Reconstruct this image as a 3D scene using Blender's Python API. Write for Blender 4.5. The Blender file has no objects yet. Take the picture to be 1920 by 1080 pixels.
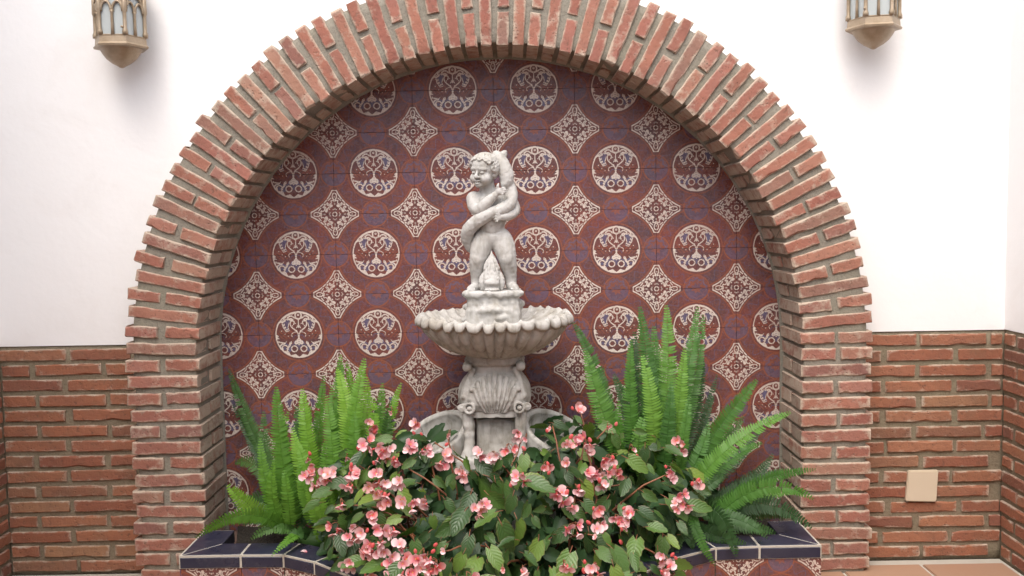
import bpy, bmesh, math, random
import numpy as np
from mathutils import Vector, Matrix, noise as mnoise

random.seed(7)
RNG = np.random.default_rng(7)
S = bpy.context.scene
COL = S.collection
PI = math.pi

# ------------------------------------------------------------------ camera, sky, sun, exposure
CAM = Vector((0.0457, -3.2203, 1.2832))
PITCH, ROLL, F = 0.07497, 0.01715, 1737.0
cd = bpy.data.cameras.new("camera")
cam = bpy.data.objects.new("camera", cd)
COL.objects.link(cam)
cd.sensor_width = 36.0
cd.lens = 36.0 * F / 1920.0
cd.clip_start = 0.05
cd.clip_end = 300.0
cam.matrix_world = Matrix.Translation(CAM) @ Matrix.Rotation(PI / 2 - PITCH, 4, 'X') @ Matrix.Rotation(-ROLL, 4, 'Z')
S.camera = cam

SUN_EL, SUN_AZ = math.radians(58), math.radians(-14)      # azimuth from the viewer's side (-y), negative = from the left
w = bpy.data.worlds.new("World")
S.world = w
w.use_nodes = True
wn, wl = w.node_tree.nodes, w.node_tree.links
wn.clear()
sky = wn.new("ShaderNodeTexSky")
sky.sky_type = 'NISHITA'
sky.sun_disc = False
sky.sun_elevation = SUN_EL
sky.sun_rotation = math.radians(180 + 14)
sky.dust_density = 6.0
sky.air_density = 1.0
sky.ozone_density = 1.0
hs = wn.new("ShaderNodeHueSaturation")
hs.inputs["Saturation"].default_value = 0.62
bg = wn.new("ShaderNodeBackground")
bg.inputs["Strength"].default_value = 0.15
wo = wn.new("ShaderNodeOutputWorld")
wl.new(sky.outputs[0], hs.inputs["Color"])
wl.new(hs.outputs[0], bg.inputs["Color"])
wl.new(bg.outputs[0], wo.inputs["Surface"])

sd = bpy.data.lights.new("sun", 'SUN')
sd.energy = 0.55
sd.angle = math.radians(130)
sd.color = (1.0, 0.985, 0.955)
sun = bpy.data.objects.new("sun", sd)
COL.objects.link(sun)
sdir = Vector((math.sin(SUN_AZ) * math.cos(SUN_EL), -math.cos(SUN_AZ) * math.cos(SUN_EL), math.sin(SUN_EL)))
sun.rotation_euler = sdir.to_track_quat('Z', 'Y').to_euler()
sun.location = sdir * 8

S.view_settings.view_transform = 'Standard'
S.view_settings.look = 'None'
S.view_settings.gamma = 1.0
S.view_settings.use_curve_mapping = False
S.view_settings.exposure = 1.13
S.render.engine = 'CYCLES'
S.cycles.max_bounces = 8
S.cycles.diffuse_bounces = 5
S.cycles.transparent_max_bounces = 8
S.cycles.use_denoising = True
S.cycles.caustics_reflective = False
S.cycles.caustics_refractive = False

# ------------------------------------------------------------------ helpers
CAM_R = cam.matrix_world.to_3x3()


def at(px, py, y):
    """World point seen at photo pixel (px, py) on the vertical plane at depth y."""
    d = CAM_R @ Vector(((px - 960) / F, -(py - 540) / F, -1.0))
    return CAM + d * ((y - CAM.y) / d.y)


def tag(o, label=None, cat=None, group=None, kind=None):
    if label: o["label"] = label
    if cat: o["category"] = cat
    if group: o["group"] = group
    if kind: o["kind"] = kind
    return o


def link(name, me, parent=None, mats=()):
    for m in mats:
        if m.name not in [x.name for x in me.materials if x]:
            me.materials.append(m)
    o = bpy.data.objects.new(name, me)
    COL.objects.link(o)
    if parent: o.parent = parent
    return o


def empty(name, loc=(0, 0, 0)):
    o = bpy.data.objects.new(name, None)
    o.location = loc
    o.empty_display_size = 0.1
    COL.objects.link(o)
    return o


def mesh(name, v, f, mat=None, smooth=False):
    me = bpy.data.meshes.new(name)
    me.from_pydata([tuple(map(float, p)) for p in v], [], [tuple(map(int, q)) for q in f])
    me.update()
    if mat: me.materials.append(mat)
    if smooth: me.polygons.foreach_set("use_smooth", [True] * len(me.polygons))
    return me


def bm_mesh(name, bm, mat=None, smooth=False):
    me = bpy.data.meshes.new(name)
    bm.to_mesh(me)
    bm.free()
    if mat: me.materials.append(mat)
    if smooth: me.polygons.foreach_set("use_smooth", [True] * len(me.polygons))
    return me


def child(o, parent, world):
    """parent o (built in world space matrix) under an Empty that only has a location"""
    o.parent = parent
    o.matrix_basis = Matrix.Translation(-parent.location) @ world
    return o


def bm_box(bm, x0, x1, y0, y1, z0, z1):
    vs = [bm.verts.new(p) for p in ((x0, y0, z0), (x1, y0, z0), (x1, y1, z0), (x0, y1, z0), (x0, y0, z1), (x1, y0, z1), (x1, y1, z1), (x0, y1, z1))]
    for q in ((0, 3, 2, 1), (4, 5, 6, 7), (0, 1, 5, 4), (1, 2, 6, 5), (2, 3, 7, 6), (3, 0, 4, 7)):
        bm.faces.new([vs[i] for i in q])
    return vs


def tube_data(pts, rad, n=6, cap=True):
    """verts, faces of a tube along pts with radii"""
    V, Fc = [], []
    pts = [Vector(p) for p in pts]
    up = Vector((0.13, 0.31, 0.94))
    for i, p in enumerate(pts):
        t = (pts[min(i + 1, len(pts) - 1)] - pts[max(i - 1, 0)]).normalized()
        a = t.cross(up)
        if a.length < 1e-3: a = t.cross(Vector((1, 0, 0)))
        a.normalize()
        b = t.cross(a)
        r = rad[i] if hasattr(rad, '__len__') else rad
        for k in range(n):
            an = 2 * PI * k / n
            V.append(p + (a * math.cos(an) + b * math.sin(an)) * r)
    for i in range(len(pts) - 1):
        for k in range(n):
            Fc.append((i * n + k, i * n + (k + 1) % n, (i + 1) * n + (k + 1) % n, (i + 1) * n + k))
    if cap:
        Fc.append(tuple(range(n - 1, -1, -1)))
        Fc.append(tuple((len(pts) - 1) * n + k for k in range(n)))
    return V, Fc


def bez(p0, p1, p2, n):
    p0, p1, p2 = Vector(p0), Vector(p1), Vector(p2)
    return [p0 * (1 - t) ** 2 + p1 * 2 * t * (1 - t) + p2 * t * t for t in [i / (n - 1) for i in range(n)]]


def spline(pts, n):
    """Catmull-Rom through pts (tuples of any length), n samples"""
    P = np.array([list(p) for p in pts], float)
    P = np.vstack([2 * P[0] - P[1], P, 2 * P[-1] - P[-2]])
    out = []
    m = len(P) - 3
    for i in range(n):
        u = i / (n - 1) * m
        k = min(int(u), m - 1)
        t = u - k
        a, b, c, d = P[k], P[k + 1], P[k + 2], P[k + 3]
        out.append(0.5 * (2 * b + (c - a) * t + (2 * a - 5 * b + 4 * c - d) * t * t + (3 * b - a - 3 * c + d) * t ** 3))
    return np.array(out)


# ------------------------------------------------------------------ materials
class NT:
    def __init__(self, name):
        self.m = bpy.data.materials.new(name)
        self.m.use_nodes = True
        self.n, self.l = self.m.node_tree.nodes, self.m.node_tree.links
        self.b = self.n["Principled BSDF"]

    def node(self, t, **kw):
        o = self.n.new(t)
        for k, v in kw.items():
            if hasattr(o, k): setattr(o, k, v)
        return o

    def put(self, sock, v):
        if hasattr(v, 'is_linked') or isinstance(v, bpy.types.NodeSocket): self.l.new(v, sock)
        elif isinstance(v, (tuple, list)) and len(v) == 3 and sock.type == 'RGBA': sock.default_value = (*v, 1)
        else: sock.default_value = v

    def noise(self, scale, detail=4, rough=.55, coord='Object', vec=None, dist=0):
        o = self.node("ShaderNodeTexNoise")
        o.inputs["Scale"].default_value = scale
        o.inputs["Detail"].default_value = detail
        o.inputs["Roughness"].default_value = rough
        o.inputs["Distortion"].default_value = dist
        self.l.new(vec if vec is not None else self.coord(coord), o.inputs["Vector"])
        return o.outputs["Fac"]

    def coord(self, c='Object'):
        return self.node("ShaderNodeTexCoord").outputs[c]

    def shifted(self, k=37.0):
        """object coordinates moved by the object's own random number, so alike pieces differ"""
        r = self.node("ShaderNodeObjectInfo").outputs["Random"]
        m = self.node("ShaderNodeVectorMath", operation='ADD')
        self.l.new(self.coord('Object'), m.inputs[0])
        self.l.new(self.math('MULTIPLY', r, k), m.inputs[1])
        return m.outputs[0]

    def rand(self):
        return self.node("ShaderNodeObjectInfo").outputs["Random"]

    def math(self, op, a, b=0.0, c=None, clamp=False):
        o = self.node("ShaderNodeMath", operation=op, use_clamp=clamp)
        self.put(o.inputs[0], a)
        self.put(o.inputs[1], b)
        if c is not None: self.put(o.inputs[2], c)
        return o.outputs[0]

    def ramp(self, fac, stops, interp='LINEAR'):
        o = self.node("ShaderNodeValToRGB")
        o.color_ramp.interpolation = interp
        e = o.color_ramp.elements
        while len(e) < len(stops): e.new(0.5)
        for k, (p, c) in enumerate(stops):
            e[k].position = p
            e[k].color = (*c, 1) if isinstance(c, (tuple, list)) else (c, c, c, 1)
        self.put(o.inputs[0], fac)
        return o.outputs[0]

    def mix(self, fac, a, b, mode='MIX'):
        o = self.node("ShaderNodeMix", data_type='RGBA', blend_type=mode)
        self.put(o.inputs[0], fac)
        self.put(o.inputs[6], a)
        self.put(o.inputs[7], b)
        return o.outputs[2]

    def bump(self, h, strength=.3, dist=.01, normal=None):
        o = self.node("ShaderNodeBump")
        o.inputs["Strength"].default_value = strength
        o.inputs["Distance"].default_value = dist
        self.put(o.inputs["Height"], h)
        if normal is not None: self.l.new(normal, o.inputs["Normal"])
        return o.outputs[0]

    def out(self, color=None, rough=None, normal=None, **kw):
        if color is not None: self.put(self.b.inputs["Base Color"], color)
        if rough is not None: self.put(self.b.inputs["Roughness"], rough)
        if normal is not None: self.put(self.b.inputs["Normal"], normal)
        for k, v in kw.items(): self.put(self.b.inputs[k.replace('_', ' ')], v)
        return self.m


def brick_mat(name, hues, lime, dirt):
    t = NT(name)
    v = t.shifted()
    base = t.ramp(t.rand(), hues)
    n1 = t.noise(14, 5, .6, vec=v)
    n2 = t.noise(60, 4, .65, vec=v)
    n3 = t.noise(5, 3, .5, vec=v)
    c = t.mix(t.ramp(n1, [(.35, 0.0), (.68, 0.55)]), base, t.mix(1, base, (1.25, 1.12, .98), 'MULTIPLY'))
    c = t.mix(t.ramp(n3, [(.42, 0.0), (.7, .45)]), c, (.20, .085, .062))
    c = t.mix(t.ramp(n2, [(.30, 0.65), (.42, 0.0)]), c, (.13, .075, .055))
    # lime bloom and mortar smears, heavier towards the arrises
    g = t.node("ShaderNodeSeparateXYZ")
    t.l.new(t.coord('Generated'), g.inputs[0])
    edge = t.math('MULTIPLY', t.math('ABSOLUTE', t.math('SUBTRACT', g.outputs[2], .5)), 2.0)
    edgx = t.math('MULTIPLY', t.math('ABSOLUTE', t.math('SUBTRACT', g.outputs[0], .5)), 2.0)
    em = t.math('MAXIMUM', t.math('POWER', edge, 3.0), t.math('POWER', edgx, 9.0))
    nz = t.noise(22, 5, .7, vec=v)
    m = t.math('ADD', t.math('MULTIPLY', em, .34), t.math('MULTIPLY', nz, 1.0))
    c = t.mix(t.ramp(m, [(.64 - lime, 0.0), (.88 - lime, .80)]), c, (.49, .42, .335))
    if dirt:
        c = t.mix(t.ramp(t.noise(9, 4, .6, vec=v), [(.5, 0.0), (.75, dirt)]), c, (.17, .12, .075))
    pit = t.node("ShaderNodeTexVoronoi")
    pit.inputs["Scale"].default_value = 85
    t.l.new(v, pit.inputs["Vector"])
    pm = t.math('MULTIPLY', t.ramp(pit.outputs["Distance"], [(.10, 1.0), (.30, 0.0)]), t.ramp(nz, [(.45, 0.0), (.6, 1.0)]))
    c = t.mix(t.math('MULTIPLY', pm, .35), c, (.15, .085, .06))
    h = t.math('SUBTRACT', t.math('ADD', t.math('MULTIPLY', n2, .7), t.math('MULTIPLY', n1, .8)), t.math('MULTIPLY', pm, .40))
    return t.out(c, .9, t.bump(h, .75, .007), Specular_IOR_Level=.25)


ARCH_HUES = [(0, (.285, .122, .092)), (.14, (.325, .155, .114)), (.28, (.29, .128, .102)), (.42, (.345, .178, .130)),
             (.56, (.255, .104, .082)), (.68, (.325, .165, .130)), (.80, (.205, .102, .088)), (.90, (.35, .205, .150)), (.96, (.235, .140, .115)), (1, (.31, .150, .110))]
WALL_HUES = [(0, (.265, .108, .066)), (.2, (.31, .138, .082)), (.4, (.24, .095, .062)), (.6, (.33, .160, .096)),
             (.75, (.28, .118, .077)), (.9, (.19, .088, .064)), (1, (.32, .185, .11))]
M_BRICK = brick_mat("arch_brick", ARCH_HUES, .085, .16)
M_WBRICK = brick_mat("wall_brick", WALL_HUES, .0, .35)


def mortar_mat(name, c0, c1):
    t = NT(name)
    n1, n2 = t.noise(7, 5, .6), t.noise(170, 3, .7)
    c = t.mix(n1, c0, c1)
    c = t.mix(t.ramp(n2, [(.35, .5), (.5, 0.0)]), c, tuple(x * .55 for x in c0))
    c = t.mix(t.ramp(t.noise(3, 3), [(.5, 0.0), (.7, .35)]), c, (.23, .22, .15))
    h = t.math('ADD', t.math('MULTIPLY', n2, .5), t.math('MULTIPLY', t.noise(45, 4), .9))
    return t.out(c, .95, t.bump(h, .7, .006), Specular_IOR_Level=.15)


M_MORTAR = mortar_mat("arch_mortar", (.215, .196, .160), (.285, .264, .222))
M_WMORTAR = mortar_mat("wall_mortar", (.20, .165, .115), (.265, .222, .158))

t = NT("white_plaster")
nl, ns = t.noise(1.3, 4, .5), t.noise(42, 4, .6)
pc = t.mix(nl, (.80, .80, .798), (.85, .85, .848))
pc = t.mix(t.ramp(t.noise(3.5, 6, .65, dist=.8), [(.54, 0.0), (.78, .40)]), pc, (.72, .695, .67))
M_PLASTER = t.out(pc, .9,
                  t.bump(t.math('ADD', t.math('MULTIPLY', ns, .25), t.math('MULTIPLY', t.noise(5, 3, .5, dist=.5), 1.2)), .22, .012), Specular_IOR_Level=.2)


def stone_mat(name, c0, c1, stain):
    t = NT(name)
    n1, n2, n3 = t.noise(9, 6, .65), t.noise(70, 5, .6), t.noise(4, 4, .6, dist=1.2)
    c = t.mix(n1, c0, c1)
    c = t.mix(t.ramp(n3, [(.5, 0.0), (.74, stain)]), c, (.30, .265, .205))
    c = t.mix(t.ramp(n2, [(.28, .5), (.42, 0.0)]), c, (.32, .29, .25))
    c = t.mix(t.ramp(t.noise(22, 6, .7, dist=.6), [(.52, 0.0), (.72, stain)]), c, (.25, .225, .18))
    mp = t.node("ShaderNodeMapping")
    mp.inputs["Scale"].default_value = (1, 1, .22)
    t.l.new(t.coord('Object'), mp.inputs[0])
    c = t.mix(t.ramp(t.noise(34, 5, .6, vec=mp.outputs[0]), [(.50, 0.0), (.70, stain)]), c, (.185, .172, .14))
    return t.out(c, .85, t.bump(t.math('ADD', n2, t.math('MULTIPLY', n1, .7)), .35, .004), Specular_IOR_Level=.3)


M_STONE = stone_mat("fountain_stone", (.395, .385, .36), (.53, .52, .495), .75)
M_STATUE = stone_mat("statue_stone", (.42, .415, .40), (.53, .525, .51), .55)


# ------------------------------------------------------------------ glazed tile print: masks drawn with numpy, coloured in nodes
def draw_cell(N=768):
    ax = (np.arange(N) + .5) / N
    U, Vv = np.meshgrid(ax, ax)                     # V up
    aa = 1.3 / N
    W = np.zeros((N, N)); B = np.zeros((N, N)); O = np.zeros((N, N)); D = np.zeros((N, N))

    def cov(d, s=1.0): return np.clip(.5 - d / (aa * s), 0, 1)

    def seg(X, Y, a, b):
        ax_, ay = a; bx, by = b
        dx, dy = bx - ax_, by - ay
        h = np.clip(((X - ax_) * dx + (Y - ay) * dy) / (dx * dx + dy * dy + 1e-12), 0, 1)
        return np.hypot(X - ax_ - h * dx, Y - ay - h * dy)

    def poly(X, Y, pts):
        return np.min([seg(X, Y, pts[i], pts[i + 1]) for i in range(len(pts) - 1)], axis=0)

    def curve(X, Y, pts, n=18): return poly(X, Y, [tuple(q) for q in spline(pts, n)])

    def fill(X, Y, pts):
        ins = np.zeros(X.shape, bool)
        j = len(pts) - 1
        for i in range(len(pts)):
            xi, yi = pts[i]; xj, yj = pts[j]
            if yi != yj:
                ins ^= ((yi > Y) != (yj > Y)) & (X < (xj - xi) * (Y - yi) / (yj - yi) + xi)
            j = i
        d = poly(X, Y, list(pts) + [pts[0]])
        return np.where(ins, -d, d)

    # --- medallion with the tree: mirror symmetric about u = .5, radius .295
    R = .297
    X = np.abs(U - .5) / R
    Y = (Vv - .5) / R
    rr = np.hypot(X, Y)
    k = 1 / R                                       # one cell unit in medallion units

    def c2(d): return np.clip(.5 - d / (aa * k), 0, 1)
    inside = c2(rr - 1.0)
    W = np.maximum(W, c2(np.abs(rr - .965) - .022))
    # scalloped white rim below and at the shoulders
    ang = np.degrees(np.arctan2(Y, X))
    rim = np.clip(1 - np.abs(((ang + 90) % 22) - 11) / 11, 0, 1)
    W = np.maximum(W, c2(np.maximum(.945 - .12 * rim - rr, rr - .99)) * (ang < -38))
    W = np.maximum(W, c2(np.maximum(.945 - .05 * rim - rr, rr - .99)) * (ang > 48))
    # side spikes
    W = np.maximum(W, c2(fill(X, Y, [(.99, .06), (.84, -.06), (.90, -.10), (.80, -.18), (.90, -.18), (.97, -.22)])))
    # trunk and heart of branches
    W = np.maximum(W, c2(curve(X, Y, [(.015, -.20), (.02, .02), (.10, .16), (.26, .29), (.35, .43), (.33, .55), (.24, .60), (.17, .53), (.20, .44)]) - .024))
    W = np.maximum(W, c2(poly(X, Y, [(0, .30), (0, .62)]) - .018))
    W = np.maximum(W, c2(fill(X, Y, [(.0, .34), (.11, .26), (.05, .42)])))
    W = np.maximum(W, c2(fill(X, Y, [(.20, .66), (.24, .55), (.36, .60), (.42, .68), (.30, .71)])))
    # hanging leaves with blue feathers
    leaf = fill(X, Y, [(.36, .62), (.50, .67), (.72, .58), (.64, .30), (.52, .13), (.36, .18), (.45, .30)])
    lw = c2(leaf)
    feather = np.clip(np.sin((X * .55 + Y * .85) * 52) * 1.8, 0, 1)
    outer_ = poly(X, Y, [(.62, .64), (.72, .58), (.64, .30), (.52, .13), (.36, .18)])
    strip_ = c2(outer_ - .10) * lw
    W = np.maximum(W, c2(np.abs(leaf) - .016) * (X > .40))
    W = np.maximum(W, strip_ * (1 - feather) * .95)
    B = np.maximum(B, lw * (1 - strip_) * .95)
    B = np.maximum(B, strip_ * feather * .7)
    # crown scrolls
    W = np.maximum(W, c2(np.abs(np.hypot(X, (Y - .82) * .85) - .13) - .030))
    W = np.maximum(W, c2(np.hypot(X, Y - .84) - .045))
    W = np.maximum(W, c2(curve(X, Y, [(.14, .70), (.30, .80), (.42, .74), (.45, .64)]) - .028))
    W = np.maximum(W, c2(curve(X, Y, [(.26, .92), (.40, .84), (.55, .76), (.62, .66)]) - .024))
    W = np.maximum(W, c2(curve(X, Y, [(.74, .56), (.84, .50), (.90, .42)]) - .035))
    for (x_, y_) in ((.12, .48), (.25, .38), (.45, .74), (.08, .18), (.68, .44), (.58, .02), (.44, -.06), (.72, .16)):
        W = np.maximum(W, c2(np.hypot(X - x_, Y - y_) - .022))
    W = np.maximum(W, c2(curve(X, Y, [(.10, .12), (.20, .10), (.30, .02), (.28, -.08)]) - .014))
    B = np.maximum(B, c2(curve(X, Y, [(.04, -.02), (.16, -.02), (.24, -.14)]) - .018) * .8)
    # root: white and blue palmette
    pal = fill(X, Y, [(0, -.10), (.06, -.18), (.17, -.28), (.21, -.36), (.13, -.43), (.05, -.40), (0, -.46)])
    W = np.maximum(W, c2(pal))
    B = np.maximum(B, c2(np.abs(np.hypot(X - .13, Y + .35) - .075) - .028))
    B = np.maximum(B, c2(poly(X, Y, [(0, -.25), (0, -.62)]) - .030))
    # beasts: two pale bodies each side, scroll tails in blue and white
    W = np.maximum(W, c2(fill(X, Y, [(.31, -.27), (.40, -.32), (.46, -.50), (.56, -.60), (.50, -.63), (.39, -.52), (.29, -.36)])))
    W = np.maximum(W, c2(fill(X, Y, [(.50, -.26), (.60, -.33), (.82, -.29), (.86, -.24), (.88, -.33), (.74, -.36), (.66, -.43), (.59, -.40)])))
    W = np.maximum(W, c2(np.abs(np.hypot(X - .60, Y + .58) - .130) - .024))
    B = np.maximum(B, c2(np.abs(np.hypot(X - .60, Y + .58) - .195) - .032))
    B = np.maximum(B, c2(np.hypot(X - .60, Y + .58) - .07))
    W = np.maximum(W, c2(np.abs(np.hypot(X - .20, Y + .60) - .125) - .024))
    B = np.maximum(B, c2(np.abs(np.hypot(X - .20, Y + .60) - .19) - .028) * (Y > -.62))
    W = np.maximum(W, c2(curve(X, Y, [(.72, -.40), (.80, -.48), (.78, -.62)]) - .028))
    B = np.maximum(B, c2(fill(X, Y, [(.33, -.48), (.44, -.60), (.38, -.74), (.30, -.66)])))
    W = np.maximum(W, c2(fill(X, Y, [(.24, -.82), (.27, -.97), (.08, -.97), (.10, -.88), (.16, -.92)])))
    D = np.maximum(D, inside * .0 + c2(np.abs(rr - .90) - .02) * .4)
    # brown veins scratched through the pale parts
    vein = np.clip(np.sin((X * 1.7 + Y) * 31) * np.sin((X - Y * 1.3) * 27) * 2.2 - .9, 0, 1) * (rr < .90)
    W = W * (1 - .8 * vein)
    W *= inside
    B *= inside * (1 - .0 * W)

    # --- concave star at the cell corners
    a = np.minimum(U, 1 - U); b = np.minimum(Vv, 1 - Vv)
    hi, lo = np.maximum(a, b), np.minimum(a, b)
    Rt = .305                                        # half diagonal
    # edge: circle about the medallion centre
    mc = np.hypot(a - .5, b - .5)
    sd = np.maximum(.507 - mc, hi - Rt)              # <0 inside star
    ins = cov(sd)
    band = cov(np.abs(sd + .009) - .0075) * (hi < Rt - .006)
    cut = np.clip(np.abs(np.sin((hi - lo) * 34)) * 2.2 - .25, .0, 1)
    ST = band * np.where(hi > .19, 1, np.clip(cut, .25, 1))

    def sym(d, s=1): return cov(d, s)
    P, Q = hi, lo
    ST = np.maximum(ST, sym(np.abs(np.hypot((P - .222) * .62, Q) - .026) - .0055) * (P < .262))
    ST = np.maximum(ST, sym(poly(P, Q, [(.165, 0), (.19, .018)]) - .006))
    ST = np.maximum(ST, sym(np.hypot(P - .215, Q) - .009))
    ST = np.maximum(ST, sym(np.hypot(P - .262, Q) - .008))
    ST = np.maximum(ST, sym(np.hypot(P - .105, Q - .040) - .017))
    ST = np.maximum(ST, sym(curve(P, Q, [(.105, .045), (.112, .085), (.135, .098)], 8) - .006))
    ST = np.maximum(ST, sym(np.abs(np.hypot(P - .150, Q - .064) - .026) - .0055) * (P + Q * .4 < .185))
    ST = np.maximum(ST, sym(curve(P, Q, [(.172, .078), (.19, .055), (.20, .044)], 8) - .006))
    ST = np.maximum(ST, sym(np.hypot(P - .066, Q - .064) - .009))
    ST = np.maximum(ST, sym(np.hypot(P - .058, Q - .020) - .006))
    ST = np.maximum(ST, sym(np.hypot(P - .122, Q - .118) - .011))
    ST = np.maximum(ST, sym(np.hypot((P - .128) * .45, Q) - .0075))
    ST = np.maximum(ST, sym(np.abs(np.hypot(P, Q) - .026) - .0055))
    ST = np.maximum(ST, sym(np.hypot(P - .066, Q) - .010))
    ST = np.maximum(ST, sym(curve(P, Q, [(.080, .078), (.092, .066), (.088, .052)], 8) - .006))
    ST = np.maximum(ST, sym(curve(P, Q, [(.16, .0), (.172, .028), (.165, .046)], 8) - .0055))
    W = np.maximum(W, ST * ins)
    STI = ins

    # --- faint ochre interlace and blue roundels in the ground
    mcF = np.hypot(U - .5, Vv - .5)
    O = np.maximum(O, cov(np.abs(mcF - .325) - .006))
    wing = np.clip(np.sin((X * 1.0 - Y * .9) * 40) * 1.5, 0, 1) * c2(np.maximum(np.hypot((X - .55) * .8, (Y - .02) * 1.5) - .30, rr - .9)) * (1 - W) * (1 - B)
    O = np.maximum(O, wing * .7)
    O = np.maximum(O, cov(np.abs(mcF - .490) - .006))
    for (x0, y0) in ((0, .5), (1, .5), (.5, 0), (.5, 1)):
        d = np.hypot(U - x0, Vv - y0)
        disc = cov(d - .155)
        O *= 1 - disc
        B *= 1 - disc
        O = np.maximum(O, cov(np.abs(d - .160) - .008))
        yy = (Vv - y0) if y0 < .9 else (Vv - y0)
        an = np.arctan2(np.abs(Vv - y0), U - x0)
        up_ = yy > 0 if y0 < .9 else np.zeros_like(U, bool)
        inner_ = cov(d - .148)
        O = np.maximum(O, inner_ * up_ * .55)
        B = np.maximum(B, inner_ * (~up_) * .62)
        pet = d + .030 * np.abs(np.sin(an * 3.5))
        O = np.where(pet < .075, O * .2 + .8 * (~up_), O)
        B = np.where(pet < .075, B * .25 + .5 * up_, B)
        B = np.maximum(B, cov(np.abs(d - .115 - .012 * np.sin(an * 9)) - .012) * inner_ * up_ * .8)
        O = np.maximum(O, cov(np.abs(d - .115 - .012 * np.sin(an * 9)) - .009) * inner_ * (~up_) * .6)
    th = np.arctan2(Vv - .5, U - .5)
    wav = .408 + .045 * np.sin(th * 16)
    ringz = (mcF > .335) & (mcF < .475)
    B = np.maximum(B, cov(np.abs(mcF - wav) - .007) * ringz * .7)
    O = np.maximum(O, cov(np.abs(mcF - (.408 - .045 * np.sin(th * 16))) - .005) * ringz * .45)
    sp = np.sin(th * 40) * np.sin((mcF - .408) * 110)
    B = np.maximum(B, np.clip(sp * 1.5 - .6, 0, 1) * ringz * .5)
    O *= 1 - STI * .9
    B *= 1 - STI * .9
    return np.dstack([W, B, O, np.ones_like(W)]).astype(np.float32)


img_px = draw_cell()
img = bpy.data.images.new("tile_print_masks", img_px.shape[1], img_px.shape[0], alpha=True, float_buffer=False, is_data=True)
img.pixels.foreach_set(img_px.ravel())
img.update()
img.pack()

t = NT("glazed_tile")
it = t.node("ShaderNodeTexImage", image=img, extension='REPEAT', interpolation='Cubic')
t.l.new(t.coord('UV'), it.inputs[0])
sx = t.node("ShaderNodeSeparateColor")
t.l.new(it.outputs["Color"], sx.inputs[0])
vs_ = t.shifted(11)
n1, n2 = t.noise(9, 4, .6, vec=vs_), t.noise(34, 4, .65, vec=vs_)
ground = t.mix(t.ramp(n1, [(.36, 0.0), (.66, 1.0)]), (.178, .055, .045), (.105, .056, .060))
ground = t.mix(t.ramp(n2, [(.52, 0.0), (.72, .55)]), ground, (.24, .066, .042))
ground = t.mix(t.ramp(t.rand(), [(0, .0), (1, .35)]), ground, (.145, .062, .050))
c = t.mix(t.math('MULTIPLY', sx.outputs[2], .65), ground, t.mix(n2, (.36, .120, .055), (.25, .075, .04)))
c = t.mix(t.math('MULTIPLY', sx.outputs[1], t.ramp(n2, [(.3, .50), (.65, .95)])), c, t.mix(n1, (.075, .095, .20), (.12, .105, .155)))
wear = t.math('MULTIPLY', t.ramp(n2, [(.24, .55), (.42, 1.0)]), t.math('ADD', .80, t.math('MULTIPLY', t.rand(), .20)))
c = t.mix(t.math('MULTIPLY', sx.outputs[0], wear), c, t.mix(n1, (.58, .49, .42), (.68, .61, .55)))
M_TILE = t.out(c, t.ramp(n2, [(.3, .20), (.7, .36)]), t.bump(t.math('ADD', t.math('MULTIPLY', sx.outputs[0], .6), t.math('MULTIPLY', n1, .7)), .25, .003), Specular_IOR_Level=.5)

t = NT("tile_grout")
M_GROUT = t.out(t.mix(t.noise(20), (.26, .16, .13), (.36, .25, .21)), .9)
t = NT("pale_grout")
M_PGROUT = t.out(t.mix(t.noise(25), (.40, .37, .31), (.50, .47, .41)), .9, t.bump(t.noise(120), .4, .003))
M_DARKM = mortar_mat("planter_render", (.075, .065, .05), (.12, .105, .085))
t = NT("blue_glaze")
v = t.shifted(5)
nb = t.noise(7, 5, .6, vec=v)
cb = t.mix(t.ramp(nb, [(.35, 0.0), (.7, 1.0)]), (.016, .018, .042), (.034, .035, .056))
cb = t.mix(t.ramp(t.noise(26, 6, .7, vec=v), [(.55, 0.0), (.75, .40)]), cb, (.15, .14, .14))
M_BLUE = t.out(cb, t.ramp(t.noise(15, 4, .6, vec=v), [(.3, .22), (.75, .50)]), t.bump(nb, .12, .006), Specular_IOR_Level=.5)

t = NT("old_brass")
nb = t.noise(30, 5, .6)
M_BRASS = t.out(t.mix(t.ramp(nb, [(.35, 0.0), (.7, 1.0)]), (.285, .215, .14), (.39, .31, .225)), t.ramp(nb, [(.3, .38), (.7, .55)]),
                t.bump(t.noise(160, 3), .35, .002), Metallic=.35)
t = NT("lantern_glass")
M_GLASS = t.out(t.mix(t.noise(12), (.55, .61, .61), (.66, .71, .71)), .22, None, Specular_IOR_Level=.5, Transmission_Weight=.30)
t = NT("candle_tube")
M_CANDLE = t.out((.75, .74, .70), .5)
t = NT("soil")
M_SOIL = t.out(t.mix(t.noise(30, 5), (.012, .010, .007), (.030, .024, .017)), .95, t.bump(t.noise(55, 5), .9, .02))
t = NT("terracotta")
v = t.shifted(9)
M_TERRA = t.out(t.mix(t.noise(8, 5, vec=v), t.ramp(t.rand(), [(0, (.33, .18, .11)), (1, (.40, .235, .145))]), (.34, .22, .15)), .7, t.bump(t.noise(40, 4, vec=v), .25, .004))
t = NT("paved_ground")
bt = t.node("ShaderNodeTexBrick", offset=0.0)
bt.inputs["Scale"].default_value = 1.0
bt.inputs["Brick Width"].default_value = .3
bt.inputs["Row Height"].default_value = .3
bt.inputs["Mortar Size"].default_value = .006
bt.inputs["Color1"].default_value = (.24, .115, .068, 1)
bt.inputs["Color2"].default_value = (.29, .145, .088, 1)
bt.inputs["Mortar"].default_value = (.28, .25, .20, 1)
t.l.new(t.coord('Object'), bt.inputs["Vector"])
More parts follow.
